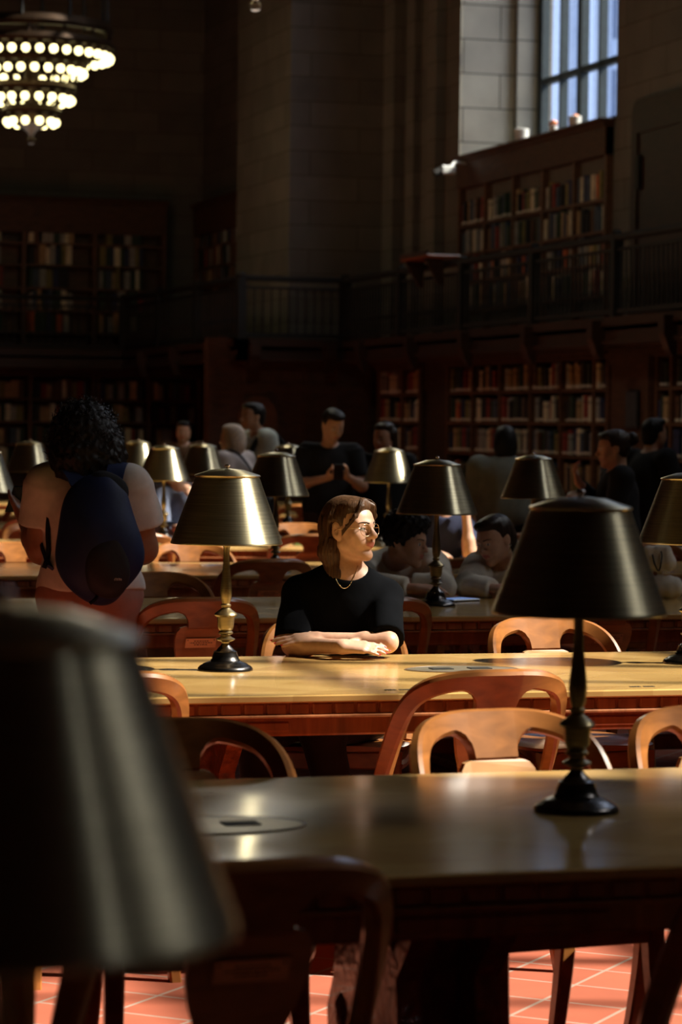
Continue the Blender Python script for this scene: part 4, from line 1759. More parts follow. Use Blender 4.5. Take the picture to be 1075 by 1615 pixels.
def cloth_mat(name, col, rough=0.85):
    m, nt, b = nmat(name)
    n = N(nt, 'ShaderNodeTexNoise', i_Scale=14.0, i_Detail=5.0)
    nt.links.new(coords(nt), n.inputs['Vector'])
    nt.links.new(ramp(nt, n.outputs['Fac'], [(0.3, mul(col, 0.85)), (0.7, mul(col, 1.12))]), b.inputs['Base Color'])
    b.inputs['Roughness'].default_value = rough
    b.inputs['Specular IOR Level'].default_value = 0.25
    bp = N(nt, 'ShaderNodeBump', i_Strength=0.25, i_Distance=0.01)
    nt.links.new(n.outputs['Fac'], bp.inputs['Height'])
    nt.links.new(bp.outputs[0], b.inputs['Normal'])
    return m


M_LIP = skin_mat('lip', (0.50, 0.16, 0.12))
M_BROW = plain('brow', (0.10, 0.055, 0.03), 0.7)
M_EYE = plain('eye_white', (0.62, 0.58, 0.54), 0.25, var=0.03)
M_IRIS = plain('iris', (0.05, 0.03, 0.02), 0.15)
M_NAIL = plain('red_nail', (0.55, 0.02, 0.03), 0.2, var=0.05)


def paint_face(me, c, M, s, gaze=(0, 1, 0)):
    """material slots by place on the head: 0 skin, 1 lips, 2 brows, 3 eye whites, 4 iris"""
    n = len(me.polygons)
    ctr = np.empty(n * 3, np.float32)
    me.polygons.foreach_get('center', ctr)
    L = (ctr.reshape(-1, 3) - np.array(c, np.float32)) @ M.astype(np.float32) / s
    idx = np.zeros(n, np.int32)
    me.polygons.foreach_get('material_index', idx)
    x, y, z = L[:, 0], L[:, 1], L[:, 2]
    ax = np.abs(x)
    lip = (y > .08) & (ax < .0235) & (z < -.0445 - .12 * ax) & (z > -.0665 + .35 * ax)
    idx[lip] = 1
    for q in (-1, 1):
        dx, dz = x - q * .031, z - .003
        eye = (y > .070) & ((dx / .0125) ** 2 + (dz / .0058) ** 2 < 1)
        idx[eye] = 3
        g = np.array(gaze, float)
        ir = eye & ((dx - g[0] * .010) ** 2 + (dz - g[2] * .008) ** 2 < .0056 ** 2)
        idx[ir] = 4
    me.polygons.foreach_set('material_index', idx)


def folds(a, f, seed=0):
    r = np.random.RandomState(seed)
    W_ = r.normal(size=(5, 3)) * np.array((1.0, 1.0, 0.55)) * f
    ph = r.rand(5) * 6.28

    def fn(x, y, z):
        o = 0
        for w, p in zip(W_, ph):
            o = o + np.sin(x * w[0] + y * w[1] + z * w[2] + p)
        return o * a / 5
    return fn


def curls(a, f, seed=0):
    r = np.random.RandomState(seed)
    ph = r.rand(9) * 6.28

    def fn(x, y, z):
        o = np.sin(x * f + ph[0] + 2 * np.sin(z * f * .4 + ph[1])) * np.sin(y * f * 1.1 + ph[2] + 2 * np.sin(x * f * .5)) * np.sin(z * f * .9 + ph[3] + 2 * np.sin(y * f * .4 + ph[4]))
        o = o + 0.5 * np.sin(x * f * 2.1 + ph[5]) * np.sin(y * f * 2.3 + ph[6]) * np.sin(z * f * 2 + ph[7])
        return o * a
    return fn


t_bvh = [None]


def person(label, loc, rz, J, skin, P, h=0.009, hfine=0.0045, scale=1.0, group=None, parts=()):
    """J joints in local coordinates (front is -y, up z). P: clothing and hair description."""
    t = thing('person', label, 'person', loc, rz, group)
    s = scale
    A = {k: np.array(v, float) for k, v in J.items() if not isinstance(v, (tuple, list)) or len(v) == 3 and not isinstance(v[0], (tuple, list))}
    M = rotm(*J.get('look', (0, 0, 0)))
    hs = J.get('hs', 0.97)
    F = Field()
    up = A['chest'] - A['pelvis']
    up /= np.linalg.norm(up)
    sd = A['shb'] - A['sha']
    sd /= np.linalg.norm(sd)
    fw = np.cross(up, sd)
    B = np.stack([sd, np.cross(up, sd), up], 1)
    wd = P.get('wide', 1.0)
    wa = P.get('arm', wd)
    F.el(A['chest'], np.array((.145 * wd, .105 * wd, .165)), B, 0.04)
    F.el(A['chest'] * .45 + A['pelvis'] * .55, np.array((.128 * wd, .098 * wd, .15)), B, 0.05)
    F.el(A['pelvis'], np.array((.158 * wd, .115 * wd, .125)), B, 0.05)
    nb = A['chest'] + up * .155
    for q in 'ab':
        F.rc(nb - up * .03, A['sh' + q], .052, .050, 0.035)
        F.chain([A['sh' + q], A['el' + q], A['wr' + q]], [.048 * wa, .038 * wa, .0255], 0.015)
        mid = A['el' + q] * .68 + A['wr' + q] * .32
        F.rc(A['el' + q], mid, .037 * wa, .0375 * wa, 0.02)
        F.chain([A['hip' + q], A['kn' + q], A['an' + q]], [.082 * wd, .056, .038], 0.03)
        toe = A['an' + q] + np.array(J.get('toe' + q, (0, -.17, -.045)))
        F.rc(A['an' + q] + np.array((0, .02, -.045)), toe, .036, .030, 0.02)
    hb = A['head'] + M @ np.array((0, -.03, -.06)) * hs
    F.rc(nb - up * .04, hb, .055, .050, 0.03)
    head(F, A['head'], M, hs)
    nails = {}
    for q in 'ab':
        if 'hand' + q in J:
            d, n, side, curl = J['hand' + q]
            nails[q] = hand(F, A['wr' + q], d, n, side, curl, J.get('hands', 1.0))
    fb = P.get('fine')
    Pv, Q = F.mesh(h, fb, hfine)
    mats = [skin, M_LIP, P.get('browmat', M_BROW), M_EYE, M_IRIS]
    me = np_mesh('body', Pv, Q, mats, 1)
    paint_face(me, A['head'], M, hs, J.get('gaze', (0, 1, 0)))
    body = link('body', me, t)
    from mathutils.bvhtree import BVHTree
    bv = BVHTree.FromPolygons([tuple(p) for p in Pv], [tuple(int(i) for i in q) for q in Q])
    Wh = lambda *v: A['head'] + M @ (np.array(v, float) * hs)
    bm_ = MB()
    for q in (-1, 1):
        pts = []
        for k in range(9):
            f = k / 8
            x0, z0 = q * (.011 + .039 * f), .0225 + .0075 * math.sin(f * 2.2) - .004 * f
            hit = bv.ray_cast(Vector(Wh(x0, .16, z0)), Vector(-M[:, 1]))
            if hit[0] is not None:
                pts.append(Vector(hit[0]))
        if len(pts) > 3:
            n_ = len(pts)
            bm_.tube(pts, [.0030 * (1 - .55 * i / n_) if i else .0018 for i in range(n_)], 6)
    if bm_.v:
        bm_.build('eyebrows', P.get('browmat', M_BROW), t, 'all')
    t_bvh[0] = bv
    # trousers
    if P.get('trousers') is not None:
        G = Field()
        G.el(A['pelvis'], np.array((.172 * wd, .128 * wd, .13)), B, 0.05)
        for q in 'ab':
            G.rc(A['hip' + q], A['kn' + q], .096 * wd, .074, 0.04)
            en = A['kn' + q] * .06 + A['an' + q] * .94
            G.cc(A['kn' + q], en, .074, .062, 0.03)
        G.cut(up, A['pelvis'] + up * P.get('waist', .10))
        v, q_ = G.mesh(0.011, noise=folds(0.006, 26, 3))
        link('trousers', np_mesh('trousers', v, q_, P['trousers'], 1), t)
    # shirt or jumper
    G = Field()
    ex = P.get('ease', 0.014)
    G.el(A['chest'], np.array((.145 * wd + ex, .105 * wd + ex, .175)), B, 0.05)
    G.el(A['chest'] * .45 + A['pelvis'] * .55, np.array((.130 * wd + ex * 1.6, .10 * wd + ex * 1.6, .165)), B, 0.06)
    G.el(A['pelvis'] + up * .03, np.array((.165 * wd + ex, .118 * wd + ex, .14)), B, 0.06)
    for q in 'ab':
        G.rc(nb - up * .045, A['sh' + q], .050 + ex * .5, max(.050 + ex * .7, .049 * wa + .012), 0.04)
        sl = P.get('sleeve', 0.6)
        r0, r1 = P.get('sleeve_r0', .052 + ex), P.get('sleeve_r', .056)
        if sl <= 1:
            e = A['sh' + q] * (1 - sl) + A['el' + q] * sl
            G.cc(A['sh' + q], e, r0 * wd, r1 * wd, 0.02)
        else:
            G.rc(A['sh' + q], A['el' + q], r0 * wd, r1 * wd, 0.03)
            e = A['el' + q] * (2 - sl) + A['wr' + q] * (sl - 1)
            G.cc(A['el' + q], e, r1 * wd, P.get('cuff_r', .040) * wd, 0.02)
    G.cut(-up, A['pelvis'] - up * P.get('hem', .06))
    nk = P.get('neck', (.055, .085, .03))
    G.el(nb + up * nk[2] + fwd_of(up, sd) * .03, np.array((nk[0] * 1.25, nk[1], nk[0])), B, 0.008, 'sub')
    v, q_ = G.mesh(P.get('hs', 0.009), noise=folds(P.get('fold', 0.006), P.get('foldf', 24), P.get('seed', 1)))
    link(P.get('top', 'shirt'), np_mesh('shirt', v, q_, P['shirt'], 1), t)
    if P.get('hood') is not None:
        G = Field()
        bk = -fwd_of(up, sd)
        for k in range(7):
            a = PI * (k / 6) - 0.0
            G.el(nb + up * .015 + sd * math.cos(a) * .085 + bk * (math.sin(a) * .095 - .02), (.042, .042, .05), None, 0.03)
        v, q_ = G.mesh(0.008, noise=folds(0.004, 40, 5))
        link('hood', np_mesh('hood', v, q_, P['hood'], 1), t)
    # hair
    if P.get('hair') is not None:
        G = Field()
        W = lambda *v: A['head'] + M @ (np.array(v, float) * hs)
        P['hair'](G, W, M, hs, A)
        v, q_ = G.mesh(P.get('hh', 0.006), noise=P.get('hnoise', folds(0.0025, 160, 8)))
        link('hair', np_mesh('hair', v, q_, P['hairmat'], 1), t)
    # shoes
    if P.get('shoes') is not None:
        for q in 'ab':
            G = Field()
            toe = A['an' + q] + np.array(J.get('toe' + q, (0, -.17, -.045)))
            G.rc(A['an' + q] + np.array((0, .03, -.04)), toe, .046, .040, 0.02)
            G.rc(A['an' + q] + np.array((0, .005, .01)), A['an' + q] + np.array((0, .02, -.04)), .045, .046, 0.02)
            G.cut((0, 0, -1), (0, 0, 0.0))
            v, q_ = G.mesh(0.01)
            link('shoe', np_mesh('shoe', v, q_, P['shoes'], 1), t)
    return t, A, M, hs, nails, up, sd, nb


def fwd_of(up, sd):
    f = np.cross(sd, up)
    # front is -y for an upright person whose 'b' shoulder is at +x
    return f if f[1] < 0 or abs(f[1]) < 1e-6 else f


def cap(G, W, M, s, top=.012, front=.045):
    """close-fitting hair over the skull, leaving the face free"""
    G.el(W(0, -.024, .040), np.array((.080, .096, .088)) * s, M, 0.02)
    G.el(W(0, .085, -.035), np.array((.075, .085, .075)) * s, M, 0.012, 'sub')


def hair_short(G, W, M, s, A):
    cap(G, W, M, s)
    G.el(W(0, .03, .098), np.array((.066, .062, .03)) * s, M, 0.02)
    G.el(W(0, -.06, -.02), np.array((.066, .05, .07)) * s, M, 0.02)


def hair_long(G, W, M, s, A):
    cap(G, W, M, s)
    G.el(W(0, .02, .090), np.array((.07, .06, .035)) * s, M, 0.02)
    for q in (-1, 1):
        G.rc(W(q * .06, -.03, .03), W(q * .075, -.03, -.12), .035 * s, .03 * s, 0.03)
        G.rc(W(q * .075, -.03, -.12), W(q * .07, -.03, -.25), .03 * s, .02 * s, 0.03)
    G.rc(W(0, -.08, 0), W(0, -.07, -.2), .05 * s, .045 * s, 0.04)


def hair_bun(G, W, M, s, A):
    cap(G, W, M, s)
    G.el(W(0, .03, .09), np.array((.066, .06, .03)) * s, M, 0.02)
    G.el(W(0, -.05, -.01), np.array((.068, .055, .06)) * s, M, 0.02)
    G.el(W(0, -.130, .055), np.array((.045, .042, .045)) * s, M, 0.012)


def hair_bob(G, W, M, s, A):
    cap(G, W, M, s)
    G.el(W(0, .02, .092), np.array((.07, .06, .035)) * s, M, 0.02)
    G.el(W(0, -.045, -.03), np.array((.092, .085, .105)) * s, M, 0.03)
    G.el(W(0, .085, -.055), np.array((.060, .075, .085)) * s, M, 0.012, 'sub')


def hair_tied(G, W, M, s, A):
    cap(G, W, M, s)
    G.el(W(0, .03, .09), np.array((.068, .062, .032)) * s, M, 0.02)
    G.el(W(0, -.06, -.02), np.array((.07, .06, .075)) * s, M, 0.03)
    G.rc(W(0, -.1, -.05), W(0, -.11, -.16), .035 * s, .02 * s, 0.02)


def hair_curly(G, W, M, s, A):
    G.el(W(0, -.024, .050), np.array((.092, .105, .098)) * s, M, 0.02)
    G.el(W(0, .02, .10), np.array((.08, .085, .055)) * s, M, 0.03)
    G.el(W(0, .100, -.045), np.array((.075, .075, .078)) * s, M, 0.012, 'sub')


def hair_afro(G, W, M, s, A):
    G.el(W(0, -.02, .035), np.array((.135, .14, .135)) * s, M, 0.03)
    G.el(W(-.03, -.05, -.06), np.array((.13, .11, .115)) * s, M, 0.05)
    G.el(W(.05, -.04, -.07), np.array((.105, .10, .105)) * s, M, 0.05)
    G.el(W(0, .15, -.05), np.array((.075, .12, .1)) * s, M, 0.02, 'sub')


def standing(H=1.68, lean=0.0):
    k = H / 1.70
    J = dict(pelvis=(0, 0, .95), chest=(0, -lean, 1.26), head=(0, -.03 - lean * 1.3, 1.575), sha=(-.17, -lean, 1.385), shb=(.17, -lean, 1.385),
             ela=(-.215, .02, 1.10), elb=(.215, .02, 1.10), wra=(-.22, -.06, .86), wrb=(.22, -.06, .86),
             hipa=(-.085, 0, .90), hipb=(.085, 0, .90), kna=(-.09, -.02, .50), knb=(.09, -.02, .50), ana=(-.095, .02, .085), anb=(.095, .02, .085))
    J = {a: tuple(x * k if i == 2 else x for i, x in enumerate(b)) for a, b in J.items()}
    J['handa'] = ((0.05, -.1, -1), (-1, 0, 0), -1, (.25, .3, .2))
    J['handb'] = ((-.05, -.1, -1), (1, 0, 0), 1, (.25, .3, .2))
    return J


def seated(lean=0.1, zh=0.0):
    J = dict(pelvis=(0, .06, .56), chest=(0, .02 - lean, .89), head=(0, -.05 - lean * 1.5, 1.19), sha=(-.16, -lean, 1.0), shb=(.16, -lean, 1.0),
             ela=(-.21, -.16 - lean, .79), elb=(.21, -.16 - lean, .79), wra=(-.05, -.33 - lean, .79), wrb=(.05, -.33 - lean, .79),
             hipa=(-.09, .05, .53), hipb=(.09, .05, .53), kna=(-.11, -.36, .52), knb=(.11, -.36, .52), ana=(-.11, -.33, .085), anb=(.11, -.33, .085))
    J['handa'] = ((.9, -.4, 0), (0, 0, 1), -1, (.2, .3, .2))
    J['handb'] = ((-.9, -.4, 0), (0, 0, 1), 1, (.2, .3, .2))
    return J

# ------------------------------------------------------------------ the woman in black at the sunlit table
SK_FAIR = skin_mat('fair_skin', (0.62, 0.36, 0.245))
SK_TAN = skin_mat('tan_skin', (0.50, 0.27, 0.17))
SK_BROWN = skin_mat('brown_skin', (0.34, 0.155, 0.085))
C_BLACK = cloth_mat('black_cotton', (0.0038, 0.0041, 0.0052), 1.0)
C_BLACK.node_tree.nodes['Principled BSDF'].inputs['Specular IOR Level'].default_value = 0.04
C_BROWNT = cloth_mat('dark_trousers', (0.040, 0.031, 0.029))
C_SHOE = plain('dark_shoe', (0.02, 0.02, 0.02), 0.5)
H_LIGHT = hair_mat('light_brown_hair', (0.075, 0.036, 0.017))
H_BLACK = hair_mat('black_hair', (0.012, 0.009, 0.008), 0.5)
H_DARK = hair_mat('dark_brown_hair', (0.030, 0.017, 0.010))


def hero():
    c0 = at_d(541, 700, 9.52)
    rz = -PSI
    yh = 675.0

    def L(px, py, y=0.0):
        """local point of the seated figure seen at a pixel, y behind (+) or before (-) the body's plane"""
        p = at_d(px, py, 9.52 + y)
        d = p - c0
        return np.array((d.x * math.cos(-rz) - d.y * math.sin(-rz), d.x * math.sin(-rz) + d.y * math.cos(-rz), p.z))
    head_c = L(552, 836, -.02)
    J = dict(pelvis=(.0, .10, .56), chest=L(543, 962, .03), head=head_c, sha=L(474, 934, .03), shb=L(606, 938, .02),
             ela=L(461, 1018, -.10), elb=L(611, 1013, -.17), wra=L(537, 1020, -.25), wrb=L(505, 1009, -.135),
             hipa=(-.09, .09, .53), hipb=(.09, .09, .53), kna=(-.27, -.30, .53), knb=(-.06, -.33, .53), ana=(-.25, -.22, .085), anb=(.02, -.20, .085))
    J['look'] = (54, 3, 0)
    J['hs'] = 0.93
    J['hands'] = 0.98
    J['gaze'] = (.25, 1, .1)
    J['handa'] = ((1, .06, -.05), (.05, -.45, 1), -1, (.10, .14, .10))
    J['handb'] = ((-1, -.05, .0), (0, -.5, 1), 1, (.12, .12, .1))
    P = dict(trousers=C_BROWNT, shirt=C_BLACK, shoes=C_SHOE, sleeve=0.93, sleeve_r=.068, sleeve_r0=.057, arm=.82, ease=.016, hem=.05, fold=.009, foldf=26, hs=.0065,
             neck=(.068, .088, .035), seed=4, wide=.93, top='t_shirt',
             fine=((head_c[0] - .13, head_c[1] - .16, .74), (head_c[0] + .16, head_c[1] + .12, 1.4)))

    def hair(G, W, M, s, A):
        G.el(W(0, -.024, .040), np.array((.079, .096, .089)) * s, M, 0.02)
        G.el(W(0, .03, .082), np.array((.062, .052, .038)) * s, M, 0.02)
        G.el(W(0, .098, -.025), np.array((.068, .062, .100)) * s, M, 0.012, 'sub')
        # the long fall at the near side and behind
        G.rc(W(-.062, -.035, .03), W(-.070, -.050, -.075), .030 * s, .034 * s, 0.03)
        G.rc(W(-.070, -.050, -.075), W(-.055, -.030, -.165), .034 * s, .026 * s, 0.03)
        G.rc(W(-.055, -.030, -.165), W(-.030, -.005, -.215), .026 * s, .012 * s, 0.03)
        G.rc(W(0, -.085, .0), W(-.01, -.075, -.15), .045 * s, .036 * s, 0.04)
        G.rc(W(.05, -.055, .0), W(.050, -.045, -.13), .036 * s, .030 * s, 0.04)
        G.rc(W(.050, -.045, -.13), W(.060, .0, -.16), .028 * s, .010 * s, 0.03)
        # fringe swept from the parting to both sides
        for q in (-1, 1):
            G.chain([W(q * .006, .066, .108), W(q * .034, .080, .085), W(q * .060, .068, .050), W(q * .074, .040, .015)], [.007 * s, .009 * s, .008 * s, .006 * s], 0.010)
        # ear left free
        G.el(W(-.086, -.010, .0), np.array((.022, .024, .036)) * s, M, 0.006, 'sub')
    P['hair'], P['hairmat'], P['hh'] = hair, H_LIGHT, 0.0045
    hc = head_c

    def hn(x, y, z):
        a = np.arctan2(y - hc[1] - .02 + 0 * x, x - hc[0] + .01)
        f = np.clip((hc[2] + .085 - z) / .05, 0.15, 1)
        return f * (0.0022 * np.sin(a * 46 + 2 * np.sin(z * 25)) + 0.0014 * np.sin(a * 83 + 3 * np.sin(z * 17)))
    P['hnoise'] = hn
    t, A, M, hs, nails, up, sd, nb = person('woman in black T-shirt and glasses, arms folded on the sunlit table, looking right', (c0.x, c0.y, 0), rz, J, SK_FAIR, P, 0.008, 0.0027)
    W = lambda *v: A['head'] + M @ (np.array(v, float) * hs)
    # loose strands
    mb = MB()
    rs = np.random.RandomState(3)
    for k in range(170):
        a = rs.uniform(-.2, 2.6)
        st = W(-.072 - .012 * rs.rand(), -.02 - .05 * rs.rand(), .06 - .06 * rs.rand())
        mid = W(-.085 - .016 * rs.rand(), -.045 - .03 * rs.rand(), -.06 - .03 * rs.rand())
        q = rs.rand()
        en = W(-.06 + .03 * rs.rand() - .02 * q, -.035 + .035 * rs.rand(), -.165 - .065 * rs.rand())
        mb.tube(catmull([st, mid, en], 7), [.0012, .0016, .0016, .0016, .0015, .0012, .0009, .0004], 4)
    for k in range(60):
        q = rs.choice((-1, 1))
        mb.tube(catmull([W(q * .004, .03 + .03 * rs.rand(), .118), W(q * (.03 + .01 * rs.rand()), .075 + .01 * rs.rand(), .098), W(q * .064, .062 + .012 * rs.rand(), .05 - .01 * rs.rand()), W(q * .080, .02, .0 - .02 * rs.rand())], 8), .0011, 4)
    mb.build('hair_strands', H_LIGHT, t, 'all')
    # glasses
    g = MB()
    for q in (-1, 1):
        cc = (q * .033, .094, -.002)
        g.tube([W(cc[0] + .0245 * math.cos(a), cc[1] - abs(math.cos(a)) * .0 - (.006 * q * math.cos(a)), cc[2] + .0225 * math.sin(a)) for a in np.linspace(0, 2 * PI, 37)[:-1]], .0011, 6, closed=True)
        g.tube([W(q * .0575, .088, .006), W(q * .071, .060, .006), W(q * .080, .0, .006), W(q * .079, -.02, -.004)], .0011, 6)
    g.tube(catmull([W(-.0085, .095, .004), W(0, .0985, .008), W(.0085, .095, .004)], 6), .0012, 6)
    gm = brass_mat('gold_wire', (0.85, 0.62, 0.36), 0.25, 0, 0.1, False)
    gl = g.build('glasses', gm, t, 'all')
    lens = MB()
    for q in (-1, 1):
        ring = [W(q * .033 + .0235 * math.cos(a), .094 - (.006 * q * math.cos(a)), -.002 + .0215 * math.sin(a)) for a in np.linspace(0, 2 * PI, 25)[:-1]]
        lens.add(ring, [tuple(range(24))])
    lm = bpy.data.materials.new('lens')
    lm.use_nodes = True
    nt = lm.node_tree
    nt.nodes.clear()
    o = N(nt, 'ShaderNodeOutputMaterial')
    tr = N(nt, 'ShaderNodeBsdfTransparent')
    go = N(nt, 'ShaderNodeBsdfGlossy')
    go.inputs['Roughness'].default_value = 0.05
    mx = N(nt, 'ShaderNodeMixShader')
    mx.inputs[0].default_value = 0.07
    nt.links.new(tr.outputs[0], mx.inputs[1])
    nt.links.new(go.outputs[0], mx.inputs[2])
    nt.links.new(mx.outputs[0], o.inputs[0])
    lens.build('lens', lm, gl)
    # necklace
    ne = []
    from mathutils.bvhtree import BVHTree
    so = [o for o in t.children if o.name.startswith('t_shirt')][0]
    sv = BVHTree.FromPolygons([tuple(v.co) for v in so.data.vertices], [tuple(p.vertices) for p in so.data.polygons])
    bv = t_bvh[0]
    for k in range(17):
        a = k / 16 * 2 - 1
        p = L(543 + a * 21, 892 + 35 * (1 - abs(a) ** 2.0), -.05)
        o_ = Vector((p[0], -.6, p[2]))
        ys = [h[0].y for h in (sv.ray_cast(o_, Vector((0, 1, 0))), bv.ray_cast(o_, Vector((0, 1, 0)))) if h[0] is not None]
        ne.append(Vector((p[0], (min(ys) if ys else p[1]) - .002, p[2])))
    nm = MB()
    nm.tube(ne, .0013, 5)
    for k in range(1, 16):
        nm.sphere(tuple(ne[k]), .0022, 6, 4)
    nm.build('necklace', gm, t, 'all')
    for q in 'ab':
        for (p, v, n, r) in nails[q]:
            nl = MB()
            z = np.array(v)
            n = np.array(n) - z * (np.array(n) @ z)
            n /= np.linalg.norm(n)
            x = np.cross(z, n)
            c = np.array(p) + z * r * .35 + n * r * .55
            rr = []
            for a in np.linspace(0, 2 * PI, 11)[:-1]:
                rr.append(c + x * math.cos(a) * r * .62 + z * math.sin(a) * r * .85 + n * (r * .38 - r * .3 * math.cos(a) ** 2))
            nl.add(rr + [c + n * r * .5] , [tuple(range(10))] + [(i, (i + 1) % 10, 10) for i in range(10)])
            nl.build('fingernail', M_NAIL, t)
    return t


hero_root = hero()
_q = Matrix.Translation(hero_root.location) @ Matrix.Rotation(-PSI, 4, 'Z')
_p = _q @ Vector((-.02, .13, 0))
SEATED_CHAIR.location = (_p.x, _p.y, 0)
SEATED_CHAIR.rotation_euler = (0, 0, -PSI + R(3))

# ------------------------------------------------------------------ the other readers
C_WHITE = cloth_mat('white_cotton', (0.66, 0.60, 0.56))
C_PINK = cloth_mat('dusty_pink_trousers', (0.36, 0.17, 0.13))
C_CREAM = cloth_mat('cream_coat', (0.72, 0.65, 0.53))
C_CREAM2 = cloth_mat('cream_fleece', (0.74, 0.67, 0.56))
C_NAVY = cloth_mat('navy_cotton', (0.028, 0.034, 0.075))
C_GREY = cloth_mat('grey_knit', (0.20, 0.21, 0.18))
C_DARK = cloth_mat('near_black_cloth', (0.012, 0.012, 0.014))
C_HOOD = cloth_mat('pale_grey_hoodie', (0.46, 0.50, 0.46))
C_LILAC = cloth_mat('pale_lilac_top', (0.50, 0.44, 0.44))
C_DENIM = cloth_mat('blue_grey_shirt', (0.13, 0.15, 0.22))
C_BROWN = cloth_mat('brown_jacket', (0.12, 0.06, 0.03))
H_GREY = hair_mat('white_hair', (0.55, 0.45, 0.38), 0.6)
M_PHONE = plain('phone_black', (0.012, 0.012, 0.014), 0.2)


def root(px, d):
    p = at_d(px, 700, d)
    return (p.x, p.y, 0)


# woman with the navy backpack, back to the camera
def backpack_woman():
    px, d = 142, 10.85
    rz = -PSI + PI
    J = standing(1.60)
    J.update(sha=(-.155, 0, 1.285), shb=(.160, .0, 1.285), head=(.03, -.03, 1.445), chest=(.0, -.0, 1.16), pelvis=(-.005, 0, .86),
             elb=(.185, -.05, 1.035), wrb=(.285, -.22, 1.15), ela=(-.20, -.06, 1.04), wra=(.02, -.31, 1.10), look=(24, -12, 0), hs=.97)
    J['handb'] = ((.35, -.75, .55), (.75, -.1, -.6), 1, (.35, .4, .3))
    J['handa'] = ((.7, -.6, .3), (-.2, -.5, -.7), -1, (.3, .4, .3))
    P = dict(trousers=C_PINK, shirt=C_WHITE, shoes=C_SHOE, sleeve=.62, sleeve_r=.085, sleeve_r0=.076, arm=1.62, wide=1.19, ease=.016, hem=-.02, waist=.07, fold=.010, foldf=22,
             hair=hair_afro, hairmat=H_BLACK, hh=.006, hnoise=curls(.010, 95, 2), seed=9, top='t_shirt', hs=.007, neck=(.05, .075, .045))
    t, A, M, hs, nails, up, sd, nb = person('woman standing with her back turned, curly black hair, white T-shirt, navy backpack on', root(px, d), rz, J, SK_BROWN, P, .008)
    W = lambda *v: A['head'] + M @ (np.array(v, float) * hs)
    rs = np.random.RandomState(5)
    mb = MB()
    for k in range(520):                     # loose curls standing off the outline
        a, b = rs.uniform(0, 2 * PI), rs.uniform(-1.0, 1.0)
        ca = math.sqrt(1 - b * b)
        n = np.array((ca * math.cos(a), ca * math.sin(a), b))
        if n[1] > .55 and n[2] < .5:
            continue
        c = W(0.005 + .13 * n[0], -.03 + .13 * n[1], -.005 + .155 * n[2] + .01)
        nn = M @ n
        u = np.cross(nn, (0.3, 0.2, 1))
        u /= np.linalg.norm(u)
        w = np.cross(nn, u)
        r = rs.uniform(.006, .011)
        L_ = rs.uniform(.02, .05)
        pts = [c + nn * (L_ * i / 9 - .012) + (u * math.cos(i * 1.25 + a) + w * math.sin(i * 1.25 + a)) * r for i in range(10)]
        mb.tube(pts, .0016, 4)
    mb.build('curls', H_BLACK, t, 'all')
    # backpack: a thing of its own
    bp = thing('backpack', 'navy backpack with dark grey lower pocket on the standing woman’s back', 'backpack', root(px, d), rz)
    C_BP = cloth_mat('navy_nylon', (0.014, 0.022, 0.075), 0.55)
    C_BP2 = cloth_mat('charcoal_nylon', (0.018, 0.0155, 0.018), 0.6)
    G = Field()
    G.el((-.055, .225, 1.17), (.135, .09, .17), None, .06)
    G.el((-.062, .235, 1.03), (.166, .115, .185), None, .06)
    G.rc((-.06, .16, .92), (-.05, .17, 1.25), .09, .09, .05)
    G.cut((0, -1, 0), (0, .125, 0), .02)
    v, q = G.mesh(.008, noise=folds(.012, 26, 4))
    link('main_bag', np_mesh('main_bag', v, q, C_BP, 1), bp)
    G = Field()
    G.el((-.092, .300, .985), (.092, .060, .125), rotm(0, 0, -8), .05)
    G.el((-.075, .285, 1.10), (.060, .045, .10), rotm(0, 0, -12), .05)
    v, q = G.mesh(.007, noise=folds(.008, 40, 6))
    link('front_pocket', np_mesh('front_pocket', v, q, C_BP2, 1), bp)
    G = Field()
    G.el((-.085, .215, 1.275), (.085, .06, .065), rotm(0, 0, 25), .04)
    v, q = G.mesh(.008, noise=folds(.008, 40, 7))
    link('top_flap', np_mesh('top_flap', v, q, C_DARK, 1), bp)

    def strap(pts, w, name, mat=C_BP):
        c = catmull(pts, 22)
        m = MB()
        vs, fs = [], []
        for i, p in enumerate(c):
            tg = (c[min(i + 1, 22)] - c[max(i - 1, 0)]).normalized()
            n = Vector((p.x * .35, p.y - .0, p.z - 1.15)).normalized()
            s_ = tg.cross(n).normalized()
            n = s_.cross(tg)
            for (a, b) in ((-w, -.006), (w, -.006), (w, .006), (-w, .006)):
                vs.append(p + s_ * a + n * b)
        for i in range(22):
            for k in range(4):
                l = (k + 1) % 4
                fs.append((i * 4 + k, i * 4 + l, i * 4 + 4 + l, i * 4 + 4 + k))
        fs += [(0, 1, 2, 3), (88, 89, 90, 91)]
        m.add(vs, fs)
        m.build(name, mat, bp, 40)
    strap([(.01, .14, 1.265), (.06, .115, 1.345), (.10, .04, 1.375), (.13, -.05, 1.345), (.14, -.13, 1.25), (.14, -.115, 1.15), (.165, -.02, 1.06), (.125, .12, .96)], .034, 'shoulder_strap')
    strap([(-.10, .15, 1.28), (-.11, .115, 1.345), (-.115, .03, 1.375), (-.13, -.05, 1.345), (-.13, -.13, 1.24), (-.13, -.12, 1.14), (-.17, -.02, 1.05), (-.16, .12, .96)], .034, 'shoulder_strap')
    m = MB()
    m.tube(catmull([(.15, .06, 1.20), (.152, .085, 1.1), (.148, .09, 1.02), (.165, .095, .965)], 10), .011, 6)
    m.build('loose_strap', C_DARK, bp, True)
    m = MB()
    m.tube(catmull([(-.06, .30, .875), (-.055, .32, .862), (-.035, .33, .845)], 8), .007, 6)
    m.build('strap_end', C_DARK, bp, True)
    m = MB()
    x0 = -.155
    rs = np.random.RandomState(2)
    x = x0
